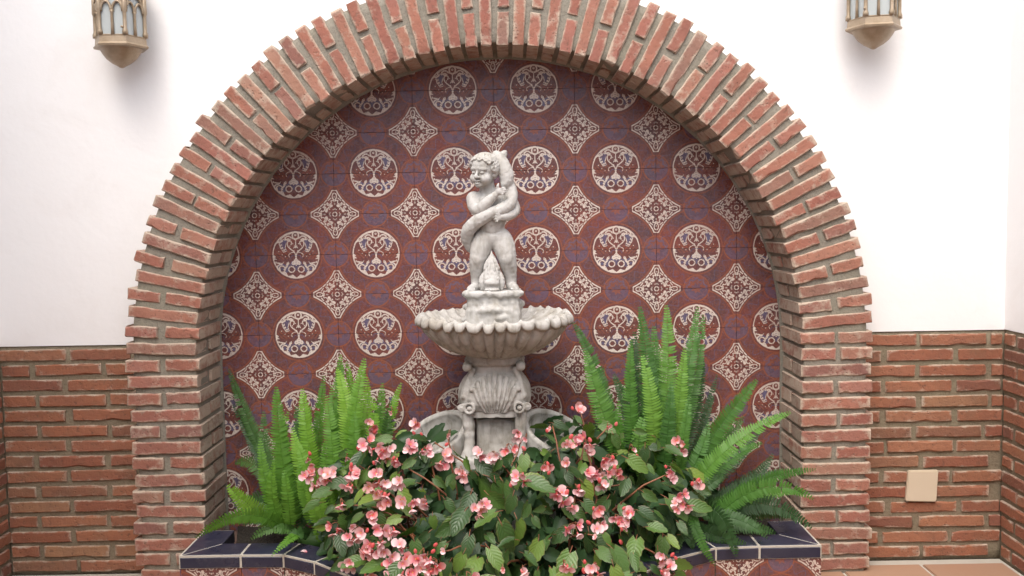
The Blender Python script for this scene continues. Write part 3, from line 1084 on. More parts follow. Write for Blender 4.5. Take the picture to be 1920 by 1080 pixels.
        for ax_ in range(3):
            sl0 = [slice(None)] * 3; sl1 = [slice(None)] * 3
            sl0[ax_] = slice(0, -1); sl1[ax_] = slice(1, None)
            e0, e1 = ins[tuple(sl0)], ins[tuple(sl1)]
            E = np.argwhere(e0 != e1)
            u, v = (ax_ + 1) % 3, (ax_ + 2) % 3
            E = E[(E[:, u] > 0) & (E[:, v] > 0)]
            E = E[(E[:, u] < f.shape[u] - 1) & (E[:, v] < f.shape[v] - 1)]
            fl = e0[tuple(E.T)]
            du, dv = np.eye(3, dtype=int)[u], np.eye(3, dtype=int)[v]
            q = np.stack([idx[tuple((E - du - dv).T)], idx[tuple((E - dv).T)], idx[tuple(E.T)], idx[tuple((E - du).T)]], 1)
            q[~fl] = q[~fl][:, ::-1]
            Q.append(q)
        Q = np.vstack(Q)
        Q = Q[(Q >= 0).all(1)]
        for _ in range(smooth_iter):
            acc = np.zeros_like(P); w_ = np.zeros(len(P))
            for k in range(4):
                np.add.at(acc, Q[:, k], P[Q[:, (k + 1) % 4]]); np.add.at(w_, Q[:, k], 1)
                np.add.at(acc, Q[:, k], P[Q[:, (k + 3) % 4]]); np.add.at(w_, Q[:, k], 1)
            P = P * .5 + .5 * acc / np.maximum(w_, 1)[:, None]
        me = bpy.data.meshes.new(name)
        me.vertices.add(len(P)); me.vertices.foreach_set("co", P.ravel())
        me.loops.add(Q.size); me.loops.foreach_set("vertex_index", Q.ravel().astype(np.int32))
        me.polygons.add(len(Q))
        me.polygons.foreach_set("loop_start", (np.arange(len(Q)) * 4).astype(np.int32))
        me.polygons.foreach_set("use_smooth", np.ones(len(Q), bool))
        me.update(calc_edges=True)
        me.validate()
        me.materials.append(mat)
        return me


# ------------------------------------------------------------------ fountain
FX, FY = -.020, -.055
fountain = empty("fountain", (FX, FY, .15))
tag(fountain, "pale stone fountain with scalloped basin carrying a curly haired child figure", "fountain")
FM = Matrix.Translation((FX, FY, 0))


def fpart(name, me, parent=None):
    o = link(name, me)
    if parent is None: return child(o, fountain, FM)
    o.parent = parent
    return o


# pedestal: cushion body with a fan shell, volutes, four legs
zp = lambda py: .664 + (745 - py) * .00187
xp = lambda cx: (cx - 560) / 7.71 * .00187
PR = [(zp(p), r) for p, r in ((800, .106), (775, .108), (758, .108), (756, .113), (745, .123), (735, .126), (720, .122), (708, .110), (698, .092), (692, .077), (680, .076), (677, .086), (674, .092), (665, .093), (655, .093))]
PR.sort()
V_ = Vol((-.16, -.16, .40), (.16, .16, .84), .0023)


def body(X, Y, Z):
    r = np.interp(Z, [p[0] for p in PR], [p[1] for p in PR])
    rr = (np.abs(X) ** 3.2 + np.abs(Y) ** 3.2 + 1e-12) ** (1 / 3.2)
    return np.maximum((rr - r) * .85, np.maximum(.618 - Z, Z - .826))


V_.fn(body, (-.14, -.14, .60), (.14, .14, .83), 0)


def front_y(z): return -float(np.interp(z, [p[0] for p in PR], [p[1] for p in PR]))


for side in (-1, 1):                                # the shell, front and back alike
    for k in range(-4, 5):
        pts = []
        for u_, cy in ((0, 905), (.35, 760), (.7, 600), (1, 415 + 11 * k * k)):
            x = xp(575 + k * (34 + 46 * u_ ** .8))
            z = zp(640 + cy / 7.71)
            pts.append(((x, side * (abs(front_y(z)) * (1 - .10 * (abs(x) / .12) ** 3) - .001), z), .0062 + .0030 * u_))
        V_.chain(pts, .0015, n=9)
        if k < 4:
            pts2 = []
            for u_, cy in ((0, 905), (.35, 760), (.7, 600), (1, 425 + 11 * (k + .5) ** 2)):
                x = xp(575 + (k + .5) * (34 + 46 * u_ ** .8)); z = zp(640 + cy / 7.71)
                pts2.append(((x, side * (abs(front_y(z)) * (1 - .10 * (abs(x) / .12) ** 3) + .004), z), .0044))
            V_.chain(pts2, .001, 'sub', n=9)
    for sx_ in (-1, 1):
        for cx, rr_ in ((.083, .0165), (.109, .011)):
            z = zp(750)
            yy = side * (abs(front_y(z)) * (1.0 if cx < .1 else .86))
            V_.torus((sx_ * cx, yy, z), (0.25 * sx_, side, 0), rr_, .0048)
            V_.torus((sx_ * cx, yy, z), (0.25 * sx_, side, 0), rr_ + .0065, .0028, .001, 'sub')
            V_.ell((sx_ * cx, yy - side * .001, z - .001), .0085, .002)
        V_.chain([((sx_ * .074, side * .072, zp(686)), .011), ((sx_ * .088, side * .088, zp(708)), .008), ((sx_ * .102, side * .100, zp(730)), .007)], .008)
        V_.cap((sx_ * .090, side * .050, zp(678)), (sx_ * .090, side * .092, zp(678)), .0155, .0155, .002)
# legs
for sx_ in (-1, 1):
    for sy_ in (-1, 1):
        V_.chain([((sx_ * .090, sy_ * .085, .625), .020), ((sx_ * .086, sy_ * .088, .56), .017), ((sx_ * .088, sy_ * .092, .51), .018), ((sx_ * .094, sy_ * .100, .475), .027)], .006, n=7)
V_.box((0, 0, .455), (.135, .130, .03), .012, .008)
V_.box((0, 0, .43), (.125, .12, .05), .012, .004)
V_.rough(.0008, 60, 2)
ped = fpart("pedestal", V_.mesh("pedestal", M_STONE))
V_ = Vol((-.09, -.09, .44), (.09, .11, .63), .003)
V_.box((.003, .005, .535), (.066, .07, .068), .014)
V_.rough(.0022, 45, 5)
fpart("core_block", V_.mesh("core_block", M_STONE))
V_ = Vol((-.16, -.16, .10), (.16, .16, .44), .005)
V_.box((0, 0, .28), (.11, .11, .17), .015)
V_.rough(.002, 30, 6)
fpart("foot_block", V_.mesh("foot_block", M_STONE))

# lower shell bowls left and right of the legs
for sx_ in (-1, 1):
    V_ = Vol((-.18, -.18, -.18), (.18, .18, .15), .003)
    n_ = Vector((sx_ * .40, -.34, .86)).normalized()
    rot = n_.to_track_quat('Z', 'X').to_matrix().inverted()
    V_.ell((0, 0, 0), (.128, .128, .115), 0, R=rot)
    V_.ell((n_.x * .012, n_.y * .012, n_.z * .012), (.106, .106, .095), .003, 'sub', R=rot)
    V_.fn(lambda X, Y, Z: -(X * n_.x + Y * n_.y + Z * n_.z - .020), (-.17, -.16, -.17), (.17, .16, .14), .006, 'sub')
    V_.torus(tuple(n_ * .016), n_, .118, .0095, .004)
    V_.ell(tuple(n_ * -.055 + Vector((sx_ * .01, -.01, 0))), .034, .008)
    V_.rough(.0010, 50, 8 + sx_)
    o = link("shell_bowl", V_.mesh("shell_bowl", M_STONE))
    child(o, fountain, FM @ Matrix.Translation((sx_ * .205, .01, .525)))
    V_ = Vol((-.10, -.10, .10), (.10, .10, .46), .005)
    V_.chain([((0, 0, .12), .07), ((0, 0, .30), .05), ((0, 0, .42), .062)], .01, n=6)
    V_.rough(.002, 30, 9)
    o = link("bowl_stem", V_.mesh("bowl_stem", M_STONE))
    child(o, fountain, FM @ Matrix.Translation((sx_ * .205, .01, 0)))

# scalloped basin
NTH = 384
r2 = random.Random(3)
nl_ = 32
edges_ = np.cumsum(1 + RNG.uniform(-.28, .28, nl_)); edges_ = edges_ / edges_[-1] * 2 * PI
e2 = np.concatenate([[0], edges_])
lobeh = RNG.uniform(-.004, .004, nl_)
prof_o = [(.085, .815), (.105, .818), (.135, .826), (.165, .838), (.195, .855), (.222, .876), (.243, .898), (.256, .918), (.263, .931)]
prof_l = [(.268, .936), (.2735, .942), (.2745, .950), (.270, .957), (.262, .960), (.252, .957), (.244, .949)]
prof_i = [(.225, .936), (.19, .922), (.14, .912), (.09, .909), (.03, .909)]
PROF = prof_o + prof_l + prof_i
V, Fc = [], []
for i in range(NTH):
    th = 2 * PI * i / NTH
    k = min(int(np.searchsorted(e2, th, side='right')) - 1, nl_ - 1)
    u_ = (th - e2[k]) / (e2[k + 1] - e2[k])
    lob = (1 - abs(2 * u_ - 1) ** 3.2) ** .9                       # 1 mid lobe, 0 in the groove
    for j, (r, z) in enumerate(PROF):
        no = len(prof_o); nlp = len(prof_l)
        if j < no:
            tt = j / (no - 1)
            a = .024 * (.25 + .75 * tt) * (1 if tt > .05 else .4)
            r = r - a * (1 - lob); z = z + .25 * a * (1 - lob)
        elif j < no + nlp:
            q = (j - no) / (nlp - 1)
            r = r - .017 * (1 - lob) * (1 - .45 * q)
            z = z - (.015 * (1 - q) * lob - .006 * (1 - lob)) + lobeh[k] * lob
        else:
            q = (j - no - nlp) / (len(prof_i) - 1)
            z = z + .008 * (1 - lob) * (1 - q)
        wob = 1 + .012 * math.sin(3 * th + 1) + .008 * math.sin(7 * th)
        V.append((r * wob * math.cos(th), r * wob * math.sin(th), z + .003 * math.sin(2 * th + .5)))
np_ = len(PROF)
for i in range(NTH):
    a, b = i * np_, ((i + 1) % NTH) * np_
    for j in range(np_ - 1): Fc.append((a + j, b + j, b + j + 1, a + j + 1))
V.append((0, 0, .909)); V.append((0, 0, .815))
for i in range(NTH):
    a, b = i * np_, ((i + 1) % NTH) * np_
    Fc.append((a + np_ - 1, b + np_ - 1, len(V) - 2)); Fc.append((b, a, len(V) - 1))
fpart("basin", mesh("basin", V, Fc, M_STONE, True))

# rocky plinth under the figure
V_ = Vol((-.13, -.12, .90), (.13, .12, 1.06), .0024)
V_.box((0, 0, .945), (.093, .078, .045), .016)
V_.box((.001, 0, .995), (.088, .072, .040), .014, .006)
V_.box((0, -.004, 1.030), (.094, .080, .011), .010, .006)
for k in range(16):
    a = 2 * PI * k / 16 + r2.uniform(-.1, .1)
    V_.ell((.080 * math.cos(a), .068 * math.sin(a), r2.choice((.945, .975, 1.0)) + r2.uniform(-.01, .01)), (.030, .026, .016), .006)
V_.ell((-.084, -.045, 1.032), (.020, .035, .012), .005); V_.ell((.086, -.045, 1.032), (.020, .035, .012), .005)
V_.rough(.0018, 70, 11)
fpart("plinth", V_.mesh("plinth", M_STATUE))

# figure: a standing curly haired child hugging a great fish
SC = .000557
ZB = 1.038


def P3(x, y, d): return np.array(((x - 240) * SC, -d * SC, ZB + (905 - y) * SC))


q_ = SC
V_ = Vol((-.135, -.125, ZB - .012), (.115, .085, ZB + .51), .00165)
fw = np.array((-.52, -.84, -.12)); fw /= np.linalg.norm(fw)
upv = np.array((-.02, -.16, .98)); upv -= fw * (upv @ fw); upv /= np.linalg.norm(upv)
sdv = np.cross(upv, fw)                                # towards the viewer's left when facing us... the figure's left is +sdv
HR = np.array((sdv, fw, upv))
HC = P3(202, 176, 52)


HS = 1.13


def H(s_, f_, u_): return HC + (sdv * s_ + fw * f_ + upv * u_) * q_ * HS


def e(c, r, k=.004, op='add', R=None): V_.ell(c, np.array(r) * q_ if hasattr(r, '__len__') else r * q_, k, op, R)


# head
def eh(c, r, k=.004, op='add'):
    V_.ell(c, np.array(r if hasattr(r, '__len__') else (r, r, r)) * q_ * HS, k, op, HR)


def ch(a, b, ra, rb, k=.004, op='add'): V_.cap(a, b, ra * q_ * HS, rb * q_ * HS, k, op)


eh(H(0, -6, 16), (66, 76, 68), .004)
eh(H(0, 20, 36), (54, 48, 40), .006)
eh(H(0, 16, -34), (54, 50, 44), .008)
for s_ in (-1, 1): eh(H(s_ * 32, 42, -36), (29, 27, 28), .008)
eh(H(0, 55, -70), (20, 18, 15), .005)
eh(H(0, -20, -64), (36, 34, 30), .008)
for s_ in (-1, 1):
    ch(H(s_ * 12, 64, 18), H(s_ * 42, 54, 14), 8, 7, .006)
    eh(H(s_ * 27, 79, -3), (15, 15, 9.5), .003, 'sub')
    eh(H(s_ * 26, 57, -4), (12, 13, 8.5), .0012)
ch(H(0, 66, 4), H(0, 82, -24), 6, 10, .003)
for s_ in (-1, 1):
    eh(H(s_ * 10, 73, -27), (7, 7, 6), .002)
    eh(H(s_ * 6, 86, -36), (4, 6, 3), .001, 'sub')
eh(H(0, 69, -47), (16, 11, 6), .002)
eh(H(0, 68, -60), (15, 10, 7), .002)
eh(H(0, 83, -53.5), (15, 13, 2.8), .001, 'sub')
# neck, trunk
V_.cap(P3(212, 240, 25), P3(226, 318, 8), 44 * q_, 52 * q_, .008)
e(P3(234, 368, 10), (98, 60, 84), .012)
e(P3(242, 470, 22), (88, 70, 84), .014)
e(P3(242, 572, 8), (98, 68, 72), .014)
e(P3(205, 360, 62), (40, 18, 32), .012); e(P3(275, 360, 58), (40, 18, 32), .012)
e(P3(242, 516, 86), 10, .003, 'sub')
e(P3(136, 338, 10), 42, .012); e(P3(330, 332, 0), 44, .012)
for s_ in (-1, 1):
    V_.chain([(P3(242 + s_ * 84, 566, 62), 8 * q_), (P3(242 + s_ * 52, 608, 76), 9 * q_), (P3(242 + s_ * 18, 640, 66), 10 * q_)], .003, 'sub', n=6)
V_.chain([(P3(176, 540, 58), 6 * q_), (P3(242, 556, 78), 7 * q_), (P3(308, 540, 58), 6 * q_)], .004, 'sub', n=7)
V_.chain([(P3(242, 360, 76), 7 * q_), (P3(243, 430, 92), 6 * q_)], .005, 'sub')
# right arm (viewer's left) across the chest
V_.chain([(P3(130, 342, 18), 40 * q_), (P3(138, 385, 42), 38 * q_), (P3(162, 412, 72), 34 * q_), (P3(210, 375, 98), 32 * q_), (P3(262, 326, 108), 22 * q_)], .005, n=12)
e(P3(292, 303, 110), (26, 17, 22), .005)
for (y_, x_, l_) in ((282, 322, 8), (294, 332, 8), (307, 330, 7.5), (319, 318, 6.5)):
    V_.chain([(P3(300, 300 + (y_ - 300) * .5, 116), 8.5 * q_), (P3((300 + x_) / 2 + 4, y_ + 1, 122), l_ * q_), (P3(x_, y_, 112), (l_ - 1.2) * q_)], .0012)
V_.chain([(P3(284, 290, 114), 9 * q_), (P3(283, 270, 116), 8 * q_), (P3(288, 258, 110), 6.5 * q_)], .002)
# left arm (viewer's right) under the fish
V_.chain([(P3(338, 338, 0), 42 * q_), (P3(372, 385, 6), 38 * q_), (P3(378, 420, 20), 33 * q_), (P3(345, 448, 62), 28 * q_), (P3(305, 456, 98), 20 * q_)], .005, n=12)
e(P3(288, 458, 112), (22, 16, 18), .005)
for (x_, y_) in ((262, 437), (258, 452), (260, 467), (268, 480)):
    V_.chain([(P3(282, 456 + (y_ - 458) * .5, 120), 8 * q_), (P3((282 + x_) / 2, y_, 128), 7 * q_), (P3(x_, y_ + 3, 120), 6 * q_)], .0012)
V_.chain([(P3(290, 445, 120), 8.5 * q_), (P3(284, 430, 124), 7 * q_)], .002)
# legs
V_.chain([(P3(190, 590, 8), 66 * q_), (P3(172, 650, 22), 60 * q_), (P3(153, 712, 34), 47 * q_), (P3(146, 768, 18), 42 * q_), (P3(140, 835, 8), 28 * q_), (P3(138, 862, 8), 27 * q_)], .008, n=12)
V_.chain([(P3(296, 590, 8), 66 * q_), (P3(318, 650, 24), 62 * q_), (P3(332, 712, 36), 50 * q_), (P3(342, 768, 16), 45 * q_), (P3(352, 838, 6), 30 * q_), (P3(354, 862, 6), 28 * q_)], .008, n=12)
e(P3(152, 712, 74), (26, 12, 22), .008); e(P3(332, 712, 80), (28, 12, 24), .008)
V_.chain([(P3(146, 878, 6), 27 * q_), (P3(120, 884, 44), 23 * q_), (P3(100, 890, 74), 17 * q_)], .006, n=6)
V_.chain([(P3(348, 878, 4), 28 * q_), (P3(368, 884, 44), 24 * q_), (P3(384, 890, 76), 17 * q_)], .006, n=6)
for (bx, dx_) in ((98, -1), (386, 1)):
    for k in range(5):
        e(P3(bx + dx_ * (4 - 9 * k) * 1.0, 893, 88 - 4 * k), (6.5 - .5 * k + (2 if k == 0 else 0), 12, 7), .0015)
# swathe over the hips: the fish's tail end and a fold of cloth
V_.rough(.0004, 90, 21)
figure = fpart("statue", V_.mesh("statue", M_STATUE))
V_ = Vol((-.10, -.125, ZB + .34), (.09, .075, ZB + .52), .0017)
# hair: curls over the skull, clear of the face
rh = random.Random(12)
n_c = 190
for i in range(n_c):
    z_ = 1 - 2 * (i + .5) / n_c
    ph = i * 2.399963
    d = np.array((math.sqrt(1 - z_ * z_) * math.cos(ph), math.sqrt(1 - z_ * z_) * math.sin(ph), z_))   # (side, fwd, up)
    if d[2] < -.72 or (d[1] > .36 and d[2] < .40) or (d[1] > .66 and d[2] < .62) or (d[1] > .12 and d[2] < -.1): continue
    rr_ = rh.uniform(13, 20)
    c_ = H(d[0] * 66, -6 + d[1] * 76, 16 + d[2] * 68)
    V_.ell(c_, rr_ * q_, .0028)
    tn = np.cross(sdv * d[0] + fw * d[1] + upv * d[2], np.array((rh.uniform(-1, 1), rh.uniform(-1, 1), rh.uniform(-1, 1))))
    c2_ = H(d[0] * 77, -6 + d[1] * 87, 16 + d[2] * 79)
    if rh.random() < .85:
        V_.torus(c2_, sdv * d[0] + fw * d[1] + upv * d[2], rh.uniform(9, 13) * q_, 5 * q_, .001)
V_.rough(.0004, 120, 22)
fpart("hair", V_.mesh("hair", M_STATUE), figure)
# the great fish: tail up beside the head, body behind the shoulder, across the belly to the hip
V_ = Vol((-.13, -.125, ZB + .10), (.115, .075, ZB + .50), .0020)
T1 = [(272, 72, 14, 20), (292, 96, 26, 31), (318, 145, 34, 40), (334, 200, 40, 43), (334, 240, 46, 36), (322, 266, 56, 20)]
V_.chain([(P3(a, b, c), r * q_) for a, b, c, r in T1], .004, n=16)
T2 = [(344, 240, 18, 30), (362, 310, 26, 38), (352, 370, 50, 38), (310, 405, 80, 36), (245, 430, 98, 34), (175, 465, 86, 37), (112, 515, 58, 39), (88, 570, 24, 35), (98, 630, -4, 24), (112, 668, -14, 10)]
V_.chain([(P3(a, b, c), r * q_) for a, b, c, r in T2], .006, n=26)
V_.chain([(P3(300, 80, 0), 14 * q_), (P3(318, 70, -6), 16 * q_), (P3(336, 58, -14), 8 * q_)], .004, n=5)
V_.chain([(P3(315, 95, -6), 18 * q_), (P3(328, 78, -10), 14 * q_), (P3(322, 58, -14), 6 * q_)], .004, n=5)
for k in range(9):
    u_ = k / 8
    c_ = P3(372 - 8 * u_, 290 + 120 * u_, 20 + 20 * u_)
    V_.ell(c_, (9 * q_, 9 * q_, 9 * q_), .003)
V_.cap(P3(350, 275, 50), P3(300, 425, 106), 3.5 * q_, 3 * q_, .002, 'sub')
V_.rough(.0007, 110, 23)
fpart("carved_fish", V_.mesh("carved_fish", M_STATUE), figure)
# spouting dolphin between the feet
V_ = Vol((-.075, -.125, ZB - .012), (.075, .06, ZB + .165), .0018)
V_.chain([(P3(238, 690, 24), 12 * q_), (P3(237, 735, 36), 30 * q_), (P3(236, 790, 48), 50 * q_), (P3(236, 835, 62), 57 * q_), (P3(236, 872, 70), 48 * q_)], .006, n=12)
V_.ell(P3(236, 850, 112), np.array((44, 26, 22)) * q_, .006)
V_.ell(P3(236, 892, 112), np.array((46, 30, 12)) * q_, .004)
V_.ell(P3(238, 872, 138), np.array((19, 22, 14)) * q_, .002, 'sub')
for s_ in (-1, 1):
    V_.ell(P3(236 + s_ * 34, 826, 108), 11 * q_, .002)
    V_.torus(P3(236 + s_ * 34, 826, 112), (s_ * .4, -1, .2), 14 * q_, 3.5 * q_, .001)
    V_.chain([(P3(236 + s_ * 50, 800, 66), 12 * q_), (P3(236 + s_ * 62, 842, 78), 17 * q_), (P3(236 + s_ * 58, 884, 78), 14 * q_)], .003, n=6)
    V_.chain([(P3(236 + s_ * 6, 690, 52), 7 * q_), (P3(236 + s_ * 22, 720, 68), 10 * q_), (P3(236 + s_ * 40, 765, 76), 12 * q_)], .003, n=6)
    V_.chain([(P3(236 + s_ * 3, 672, 50), 4 * q_), (P3(236 + s_ * 8, 720, 76), 8 * q_), (P3(236 + s_ * 16, 775, 96), 9 * q_)], .002, n=6)
V_.cap(P3(236, 660, 44), P3(236, 790, 100), 5 * q_, 9 * q_, .002)
V_.rough(.0007, 120, 24)
fpart("dolphin_spout", V_.mesh("dolphin_spout", M_STATUE), figure)

# ------------------------------------------------------------------ wall lanterns
def lantern(x, z, rot, label):
    """half-lit brass lantern: z = height of its lower rim; hexagonal, hung on a back plate"""
    L = empty("wall_lantern", (x, YW - .105, z))
    tag(L, label, "lantern", "brass lanterns on the white wall")
    R = .086
    hexa = [Vector((math.sin(rot + k * PI / 3), -math.cos(rot + k * PI / 3), 0)) for k in range(6)]

    def prism(name, levels, mat, smooth=False):
        V, Fc = [], []
        for (r, zz) in levels:
            for h in hexa: V.append(h * r + Vector((0, 0, zz)))
        for i in range(len(levels) - 1):
            for k in range(6): Fc.append((i * 6 + k, i * 6 + (k + 1) % 6, (i + 1) * 6 + (k + 1) % 6, (i + 1) * 6 + k))
        Fc.append(tuple(range(5, -1, -1))); Fc.append(tuple((len(levels) - 1) * 6 + k for k in range(6)))
        return link(name, mesh(name, V, Fc, mat, smooth), L)
    # bowl under the tray: rounded, drawn in to a point
    nb_ = 24
    V, Fc = [], []
    lv = [(.004, -.066), (.009, -.064), (.015, -.060), (.034, -.050), (.052, -.036), (.064, -.020), (.071, -.008), (.075, -.003)]
    for (r, zz) in lv:
        for k in range(nb_):
            a = 2 * PI * k / nb_
            hx = math.cos(PI / 6) / math.cos(((a - rot) % (PI / 3)) - PI / 6)
            f_ = .45 + .55 * hx
            V.append((r * f_ * math.sin(a), -r * f_ * math.cos(a), zz))
    for i in range(len(lv) - 1):
        for k in range(nb_): Fc.append((i * nb_ + k, i * nb_ + (k + 1) % nb_, (i + 1) * nb_ + (k + 1) % nb_, (i + 1) * nb_ + k))
    Fc.append(tuple(range(nb_ - 1, -1, -1)))
    link("bowl", mesh("bowl", V, Fc, M_BRASS, True), L)
    prism("lower_rim", [(.080, -.004), (.092, -.002), (.094, .004), (.090, .008), (.088, .010), (.086, .030), (.088, .033), (.083, .036)], M_BRASS)
    prism("upper_rim", [(.083, .186), (.089, .190), (.087, .214), (.098, .220), (.098, .228), (.084, .234)], M_BRASS)
    prism("roof", [(.086, .234), (.070, .264), (.046, .297), (.030, .304), (.034, .314), (.020, .340), (.006, .362)], M_BRASS)
    V, Fc = tube_data([(0, 0, .360), (0, 0, .372), (0, 0, .384), (0, 0, .398)], [.005, .011, .011, .002], 8)
    link("finial", mesh("finial", V, Fc, M_BRASS, True), L)
    for k in range(6):
        p = hexa[k] * .0835
        V, Fc = tube_data([p + Vector((0, 0, .034)), p + Vector((0, 0, .045)), p + Vector((0, 0, .055)), p + Vector((0, 0, .108)), p + Vector((0, 0, .116)), p + Vector((0, 0, .188))],
                          [.0095, .0095, .0062, .0062, .0088, .0075], 8)
        link("post", mesh("post", V, Fc, M_BRASS, True), L)
        a, b = hexa[k] * .083, hexa[(k + 1) % 6] * .083
        mid = (a + b) / 2
        out_n = mid.normalized()
        tx = (b - a).normalized()
        hw = (b - a).length / 2

        def fp(u_, zz, dep=0.0): return mid + tx * (u_ * hw) + Vector((0, 0, zz)) - out_n * dep
        # glass
        V = [fp(-.95, .034, .004), fp(.95, .034, .004), fp(.95, .188, .004), fp(-.95, .188, .004), fp(-.95, .034, .006), fp(.95, .034, .006), fp(.95, .188, .006), fp(-.95, .188, .006)]
        link("pane", mesh("pane", V, [(0, 1, 2, 3), (7, 6, 5, 4), (0, 4, 5, 1), (1, 5, 6, 2), (2, 6, 7, 3), (3, 7, 4, 0)], M_GLASS), L)
        # tracery: mullion, twin pointed arches under a greater one, solid spandrel above
        bm = bmesh.new()

        def strip(pts, r_):
            V2, F2 = tube_data(pts, r_, 5)
            vs2 = [bm.verts.new(q) for q in V2]
            for f2 in F2: bm.faces.new([vs2[i] for i in f2])
        strip([fp(0, .034), fp(0, .070), fp(0, .106), fp(0, .114)], [.0062, .0050, .0050, .0085])
        for u0, u1, zz, hh in ((-.86, -.04, .110, .034), (.04, .86, .110, .034), (-.88, .88, .112, .056)):
            um = (u0 + u1) / 2
            arc = []
            for q in range(7):
                s_ = q / 6
                arc.append(fp(u0 + (um - u0) * (1 - math.cos(s_ * PI / 2)) ** .9, zz + hh * math.sin(s_ * PI / 2) ** .9, -.001))
            for q in range(5, -1, -1):
                s_ = q / 6
                arc.append(fp(u1 - (u1 - um) * (1 - math.cos(s_ * PI / 2)) ** .9, zz + hh * math.sin(s_ * PI / 2) ** .9, -.001))
            strip(arc, .0046)
        # spandrel plate following the great arch
        top = .188
        us = np.linspace(-.92, .92, 13)
        row0, row1 = [], []
        for u_ in us:
            s_ = 1 - min(1, abs(u_) / .88)
            zl = .112 + .056 * math.sin(math.acos(max(0, 1 - s_ ** 1.1))) ** .9 if s_ > 0 else .112
            row0.append(bm.verts.new(fp(u_, zl, .0005))); row1.append(bm.verts.new(fp(u_, top, .0005)))
        for q in range(12): bm.faces.new((row0[q], row0[q + 1], row1[q + 1], row1[q]))
        link("tracery", bm_mesh("tracery", bm, M_BRASS, True), L)
    V, Fc = tube_data([(0, 0, .012), (0, 0, .13)], .011, 10)
    link("candle_tube", mesh("candle_tube", V, Fc, M_CANDLE, True), L)
    V, Fc = tube_data([(0, 0, .13), (0, 0, .15), (0, 0, .172), (0, 0, .190)], [.008, .014, .010, .002], 10)
    link("bulb", mesh("bulb", V, Fc, M_GLASS, True), L)
    # small catch on the door
    V, Fc = tube_data([hexa[0] * .082 + Vector((-.006, -.004, .058)), hexa[0] * .082 + Vector((-.008, -.010, .058))], .004, 8)
    link("catch", mesh("catch", V, Fc, M_BRASS, True), L)
    bm = bmesh.new()
    bm_box(bm, -.035, .035, .096, .104, .02, .29)
    bmesh.ops.bevel(bm, geom=bm.edges, offset=.003, segments=2, affect='EDGES')
    link("back_plate", bm_mesh("back_plate", bm, M_BRASS), L)
    bm = bmesh.new()
    bm_box(bm, -.012, .012, .06, .10, .25, .268)
    link("bracket", bm_mesh("bracket", bm, M_BRASS), L)
    return L


pl = at(227, 91, YW - .105); pr = at(1638, 56, YW - .105)
lantern(pl.x, pl.z, math.radians(33), "brass hexagonal lantern with pointed arches, on the white wall left of the arch")
lantern(pr.x, pr.z, math.radians(-39), "brass hexagonal lantern with pale panes, on the white wall right of the arch")

# ------------------------------------------------------------------ cover plate on the right wall
cpt = at(1727, 910, YW - .005)
pts = [at(*p, YW - .005) for p in ((1697, 939), (1754, 940), (1758, 881), (1702, 882))]
bm = bmesh.new()
lo = [bm.verts.new((p.x - cpt.x, -.008, p.z - cpt.z)) for p in pts]
hi = [bm.verts.new((p.x - cpt.x, .006, p.z - cpt.z)) for p in pts]
bm.faces.new(lo); bm.faces.new(hi[::-1])
for k in range(4): bm.faces.new((lo[k], hi[k], hi[(k + 1) % 4], lo[(k + 1) % 4]))
bmesh.ops.bevel(bm, geom=[e_ for e_ in bm.edges if abs(e_.verts[0].co.y - e_.verts[1].co.y) > .005], offset=.003, segments=3, affect='EDGES')
bmesh.ops.bevel(bm, geom=[e_ for e_ in bm.edges if e_.verts[0].co.y < -.007 and e_.verts[1].co.y < -.007], offset=.003, segments=2, affect='EDGES')
bmesh.ops.recalc_face_normals(bm, faces=bm.faces)
o = link("cover_plate", bm_mesh("cover_plate", bm, M_CREAM))
o.location = (cpt.x, YW - .006, cpt.z)
tag(o, "square cream cover plate fixed slightly askew on the bricks right of the arch", "cover plate")

